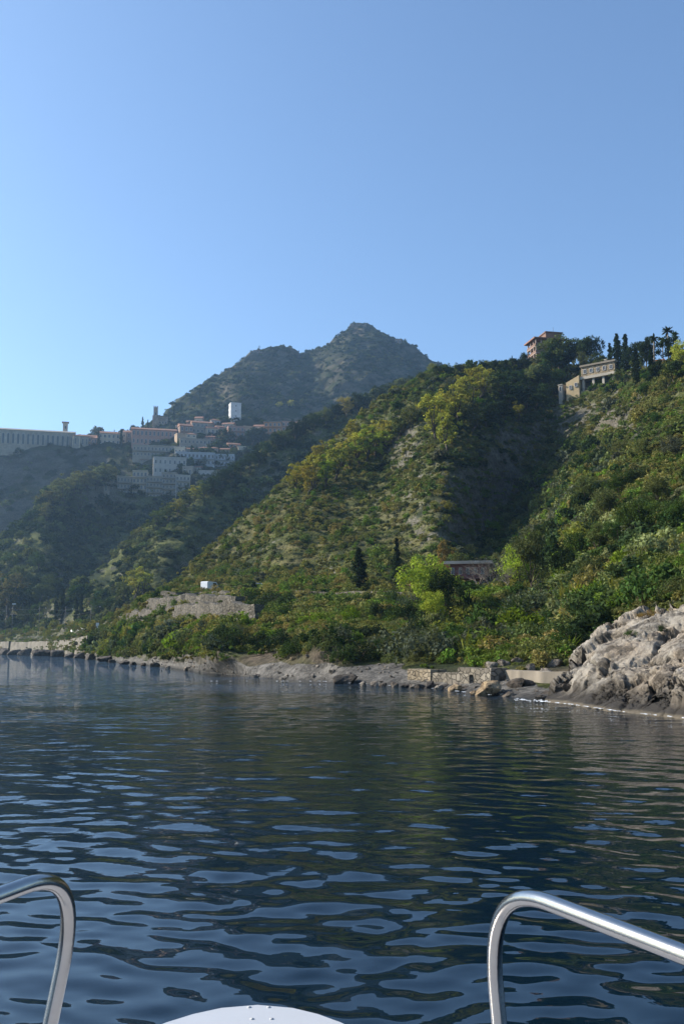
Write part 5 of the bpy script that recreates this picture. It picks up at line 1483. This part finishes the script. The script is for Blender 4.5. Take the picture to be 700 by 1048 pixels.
# ------------------------------------------------------------------ boulders
def boulder_mesh(seed, mat):
    rng = np.random.default_rng(seed)
    bm = bmesh.new(); bmesh.ops.create_icosphere(bm, subdivisions=4, radius=1)
    V = np.array([v.co[:] for v in bm.verts]); F = np.array([[v.index for v in f.verts] for f in bm.faces]); bm.free()
    for _ in range(9):                                # flat fracture faces
        d = rng.normal(size=3); d /= np.linalg.norm(d); t = rng.uniform(.5, .82)
        over = np.maximum(V @ d - t, 0); V = V - d * over[:, None] * .9
    V *= 1 + .16 * fbm(V + seed, .8, 5)[:, None]
    V *= np.array([1.0, .8, .62]) / .85
    return np_mesh("boulder", V, F, [mat], False)
BM = {k: [boulder_mesh(s + 10 * j, M['boulder_' + k]) for s in range(3)] for j, k in enumerate(('dark', 'grey', 'tan'))}


def boulders(items, where, group, sink=.35):
    items = sorted(items, key=lambda i: i[1]); by = {}
    for it in items: by.setdefault(it[0], []).append(it)
    cw = {'dark': 'dark', 'grey': 'grey', 'tan': 'tan'}
    for k, lst in by.items():
        for i, (c_, px, py, wpx) in enumerate(lst):
            p = at(px, py, float(sea_y(px, py))) if py > 0 else None
            p = Vector(p)
            q = None
            for L in (ROCK, NEAR):
                q = L.drop(p.x, p.y)
                if q and q.z > p.z + .3: p.z = q.z
            s = wpx * p.y / FPX / 2
            o = obj("boulder", random.choice(BM[k])); o.location = p + Vector((0, 0, s * (.62 - sink)))
            o.rotation_euler = (random.uniform(-.3, .3), random.uniform(-.3, .3), random.uniform(0, 6.28)); o.scale = (s, s * random.uniform(.8, 1.2), s * random.uniform(.8, 1.15))
            nm = f"only {cw[k]} boulder" if len(lst) == 1 else (f"rightmost {cw[k]} boulder" if i == len(lst) - 1 and len(lst) > 2 else f"{ORD[i]} {cw[k]} boulder from left")
            tag(o, f"{nm} {where}", "boulder", group)


D = 'dark'; GY = 'grey'; TN = 'tan'
boulders([(D, -6, 669.7, 16), (D, 5, 670, 18), (D, 16, 670.3, 14), (D, 26, 670.8, 14), (D, 38, 671.3, 14), (D, 48, 671.6, 20), (D, 59, 672.2, 16), (D, 72, 673, 12), (D, 82, 673.8, 12), (D, 92, 675, 13), (D, 106, 677, 16), (D, 116, 678.5, 8), (D, 127, 680, 10), (D, 136, 680.5, 9), (D, 147, 681.5, 7), (D, 158, 682.5, 11)],
         "at the waterline below the sea wall", "dark rocks at the left waterline")
boulders([(D, 355, 699.5, 26), (GY, 372, 702, 8), (GY, 384, 702, 10), (D, 392, 702.5, 8), (GY, 404, 703, 9), (D, 414, 703.5, 9), (GY, 422, 704, 8), (D, 430, 704.5, 10), (D, 440, 704, 14), (GY, 450, 706, 10), (D, 457, 705, 12), (TN, 466, 707.5, 14), (D, 476, 707, 14), (D, 488, 708, 14), (GY, 497, 709, 12), (TN, 499, 711.5, 26), (D, 511, 708, 24), (GY, 503, 704, 14), (D, 528, 711, 20), (GY, 520, 713, 12), (D, 538, 711, 16), (D, 548, 713, 18), (GY, 541, 707, 16), (GY, 558, 709, 18), (D, 563, 714, 18), (D, 573, 716, 18), (D, 553, 717, 16), (GY, 530, 704, 12), (TN, 486, 711.5, 9), (GY, 567, 706, 16), (D, 580, 718, 16), (GY, 516, 704, 12)],
         "between the beach and the big rock", "boulders on the stony shore")
boulders([(GY, 172, 684, 5), (GY, 190, 686, 6), (TN, 208, 687, 5), (GY, 232, 688, 6), (TN, 255, 690, 5), (GY, 268, 691, 6), (GY, 285, 692, 5), (TN, 300, 694, 6), (GY, 315, 695, 6), (GY, 340, 697, 7), (GY, 325, 694, 5)],
         "lying loose on the pebble beach", "stones on the pebble beach", .2)


# pebbles: uncountable
def pebbles():
    rng = np.random.default_rng(4)
    G = NEAR.G; m = bmask & (zz > .05)
    ii, jj = np.nonzero(m[:-1, :-1]); wg = NEAR.A[ii, jj]; pick = rng.choice(len(ii), 3000, p=wg / wg.sum())
    P = G[ii[pick], jj[pick]] + rng.normal(0, .15, (3000, 3)) * np.array([1, 1, 0])
    P = P[(P[:, 1] < 150)]
    ico = bmesh.new(); bmesh.ops.create_icosphere(ico, subdivisions=1, radius=1)
    V0 = np.array([v.co[:] for v in ico.verts]); F0 = np.array([[v.index for v in f.verts] for f in ico.faces]); ico.free()
    s = np.exp(rng.normal(-2.75, .5, len(P)))[:, None] * rng.uniform(.7, 1.3, (len(P), 3)) * np.array([1.2, 1.2, .75])
    V = (V0[None] * (1 + .2 * rng.normal(size=(len(P), len(V0), 1))) * s[:, None] + P[:, None]).reshape(-1, 3)
    F = (F0[None] + (np.arange(len(P)) * len(V0))[:, None, None]).reshape(-1, 3)
    o = obj("pebbles", np_mesh("pebbles", V, F, [M['boulder_grey']])); tag(o, kind="stuff")
pebbles()


def foam():
    """broken white water against the foot of the rock and along the stones"""
    rng = np.random.default_rng(8); V, F = [], []
    spots = [(x, np.interp(x, [530, 556, 585, 640, 700, 760], [717.5, 719.3, 722.3, 730.5, 736.5, 744]), rng.uniform(2, 6), rng.uniform(.6, 1.4)) for x in rng.uniform(530, 745, 46)]
    spots += [(x, 717.5 + .04 * (x - 520) + rng.normal(0, .7), rng.uniform(1.5, 5), rng.uniform(.3, .8)) for x in rng.uniform(524, 560, 34)]
    spots += [(x, np.interp(x, [330, 440, 520], [698, 705.3, 714.5]), rng.uniform(2, 5), .5) for x in rng.uniform(200, 525, 30)]
    for (x, y, w, h) in spots:
        p = at(x, y, float(sea_y(x, y))); k = p[1] / FPX; n = 11; b = len(V)
        V.append((p[0], p[1], .075))
        for j in range(n):
            a = 6.283 * j / n; r_ = rng.uniform(.6, 1.1)
            V.append((p[0] + math.cos(a) * w * k * .5 * r_, p[1] + math.sin(a) * h * k * 4 * r_, .05 + rng.uniform(0, .03)))
        F += [(b, b + 1 + j, b + 1 + (j + 1) % n) for j in range(n)]
    o = obj("sea_foam", np_mesh("sea_foam", np.array(V), np.array(F), [M['foam']], True)); tag(o, kind="stuff")
foam()

# ------------------------------------------------------------------ the boat we stand in
def boat():
    zd = 1.24
    tip = Vector(at(264, 1028, 3.12)); zd = tip.z
    cx = tip.x
    bx = root("motorboat", (cx, tip.y, 0), "white bow of the motorboat with two bent steel rails in the foreground", "boat")
    # deck outline (local; bow at y = 0, running back to -y)
    out = [(0, 0)]
    for t in np.linspace(0, 1, 28)[1:]:
        y = -4.2 * t ** 1.55
        x = .345 * min(1, (-y / .26)) ** .5 if y > -.26 else .345 + (1.2 - .345) * (1 - math.exp(-(-y - .26) / 1.5))
        out.append((x, y))
    ring = [(x, y) for x, y in out] + [(-x, y) for x, y in reversed(out[1:])]
    n = len(ring)
    zs = lambda y: zd - .012 * min(1, -y * 3) * 0
    top = [(x * .985, y * .995 - .003, zs(y) + .0) for x, y in ring]
    edge = [(x, y, zd - .018) for x, y in ring]; low = [(x, y, zd - .07) for x, y in ring]
    mb = MB()
    f = [tuple(range(n))]
    for a in range(2): f += [(a * n + i, (a + 1) * n + i, (a + 1) * n + (i + 1) % n, a * n + (i + 1) % n) for i in range(n)]
    mb.add(top + edge + low, f, 0, False)
    dk = mb.build("deck", M['gel'], bx)
    hull_r = []
    for z, s, yo in ((zd - .073, .985, -.01), (.75, .9, -.18), (.3, .72, -.5), (-.25, .35, -.95)):
        hull_r.append([(x * s, min(-.0, y) + yo, z) for x, y in ring])
    hm = MB(); hv = [q for r_ in hull_r for q in r_]
    hm.add(hv, [(a * n + i, (a + 1) * n + i, (a + 1) * n + (i + 1) % n, a * n + (i + 1) % n) for a in range(3) for i in range(n)] + [tuple(range(3 * n, 4 * n))], 0, True)
    hm.build("hull", M['gel'], bx)
    for (px, py) in ((258, 1043), (278, 1043), (255, 1031), (275, 1031)):
        q = Vector(at(px, py, 1.0)); d = q - CAM; t = (zd - CAM.z) / d.z; q = CAM + d * t - Vector((cx, tip.y, 0))
        MB().tube([(q.x, q.y, zd - .003), (q.x, q.y, zd + .002)], .006, 10).build("bolt", M['bolt'], bx)
    # rails: level tube that bends down into a leg
    def rail(p0, p1, pc, foot_pt, rad):
        # straight from p0 to near corner pc, round bend, straight down to foot
        a = Vector(p0); c = Vector(pc); e = Vector(foot_pt)
        rb = p1
        d1 = (a - c).normalized(); d2 = (e - c).normalized()
        pts = [a.lerp(c + d1 * rb, t / 8) for t in range(9)]
        s, t_ = c + d1 * rb, c + d2 * rb
        for i in range(1, 16):
            u = i / 16; pts.append(s * (1 - u) ** 2 + c * 2 * u * (1 - u) + t_ * u * u)
        pts += [t_.lerp(e, t / 8) for t in range(9)]
        off = Vector((cx, tip.y, 0))
        r_ = MB().tube([p - off for p in pts], rad, 20).build("rail", M['steel'], bx)
        fl = e - off
        MB().tube([(fl.x, fl.y, fl.z - .004), (fl.x, fl.y, fl.z + .012)], .045, 20).build("base_flange", M['bolt'], r_)
    # corner points found from the photograph, real distances ~1.6 m
    zt = H - .41
    def lvl(px, py, z):
        d = Vector(at(px, py, 1.0)) - CAM; t = (z - CAM.z) / d.z; return CAM + d * t
    # right
    cR = Vector(at(497, 899, 1.0)); cR = lvl(497, 899, zt)
    aR = lvl(700, 977, zt); aR2 = cR + (aR - cR) * 2.2
    lR = Vector(at(512, 1062, cR.y - .0)); dR = (lR - cR); fR = cR + dR * ((zd + .02 - cR.z) / dR.z)
    rail(aR2, .19, cR, fR, .0138)
    cL = lvl(86, 884, zt)
    aL = lvl(0, 916, zt); aL2 = cL + (aL - cL) * 4
    lL = Vector(at(49, 1062, cL.y)); dL = lL - cL; fL = cL + dL * ((zd + .02 - cL.z) / dL.z)
    rail(aL2, .19, cL, fL, .0145)
boat()

# ------------------------------------------------------------------ light, sky, haze
SUN_AZ, SUN_EL = -76.0, 31.0              # degrees from the view direction (+Y), negative = left
w = bpy.data.worlds.new("World"); SC.world = w; w.use_nodes = True
nt = w.node_tree; nt.nodes.clear()
wo = nt.nodes.new("ShaderNodeOutputWorld"); bg = nt.nodes.new("ShaderNodeBackground"); sk = nt.nodes.new("ShaderNodeTexSky")
sk.sky_type = 'NISHITA'; sk.sun_disc = False
sk.sun_elevation = R(SUN_EL); sk.sun_rotation = R(SUN_AZ)
sk.altitude = 900; sk.air_density = 1.0; sk.dust_density = 2.0; sk.ozone_density = 2.0
bg.inputs[1].default_value = .13
tint = nt.nodes.new("ShaderNodeMix"); tint.data_type = 'RGBA'; tint.blend_type = 'MULTIPLY'; tint.inputs[0].default_value = 1; tint.inputs[7].default_value = (.87, .98, 1.05, 1)
nt.links.new(sk.outputs[0], tint.inputs[6]); nt.links.new(tint.outputs[2], bg.inputs[0]); nt.links.new(bg.outputs[0], wo.inputs[0])
sd = bpy.data.lights.new("sun", 'SUN'); sd.energy = 5.0; sd.angle = R(.53); sd.color = (1, .93, .82)
so = bpy.data.objects.new("sun", sd); COL.objects.link(so)
dirv = Vector((math.sin(R(SUN_AZ)) * math.cos(R(SUN_EL)), math.cos(R(SUN_AZ)) * math.cos(R(SUN_EL)), math.sin(R(SUN_EL))))
so.rotation_euler = dirv.to_track_quat('Z', 'Y').to_euler()
so.location = (-200, 0, 300)

HAZE = .00014
if HAZE:
    hz = MB().box(-1950, 1950, -1950, 1950, -9, 470)
    m, nt, out = new_mat("haze_air")
    pv = N(nt, "ShaderNodeVolumePrincipled"); pv.inputs["Density"].default_value = HAZE
    pv.inputs["Color"].default_value = (.44, .7, 1.0, 1); pv.inputs["Anisotropy"].default_value = .5
    nt.links.new(pv.outputs[0], out.inputs["Volume"])
    o = hz.build("haze", m); tag(o, kind="stuff")

SC.render.engine = 'CYCLES'
cy = SC.cycles
cy.max_bounces = 6; cy.diffuse_bounces = 2; cy.glossy_bounces = 3; cy.transmission_bounces = 2; cy.volume_bounces = 0; cy.transparent_max_bounces = 4
cy.use_denoising = True
cy.sample_clamp_indirect = 6
cy.caustics_reflective = False; cy.caustics_refractive = False
SC.view_settings.view_transform = 'Standard'; SC.view_settings.look = 'None'; SC.view_settings.gamma = 1; SC.view_settings.use_curve_mapping = False
SC.view_settings.exposure = 0.75
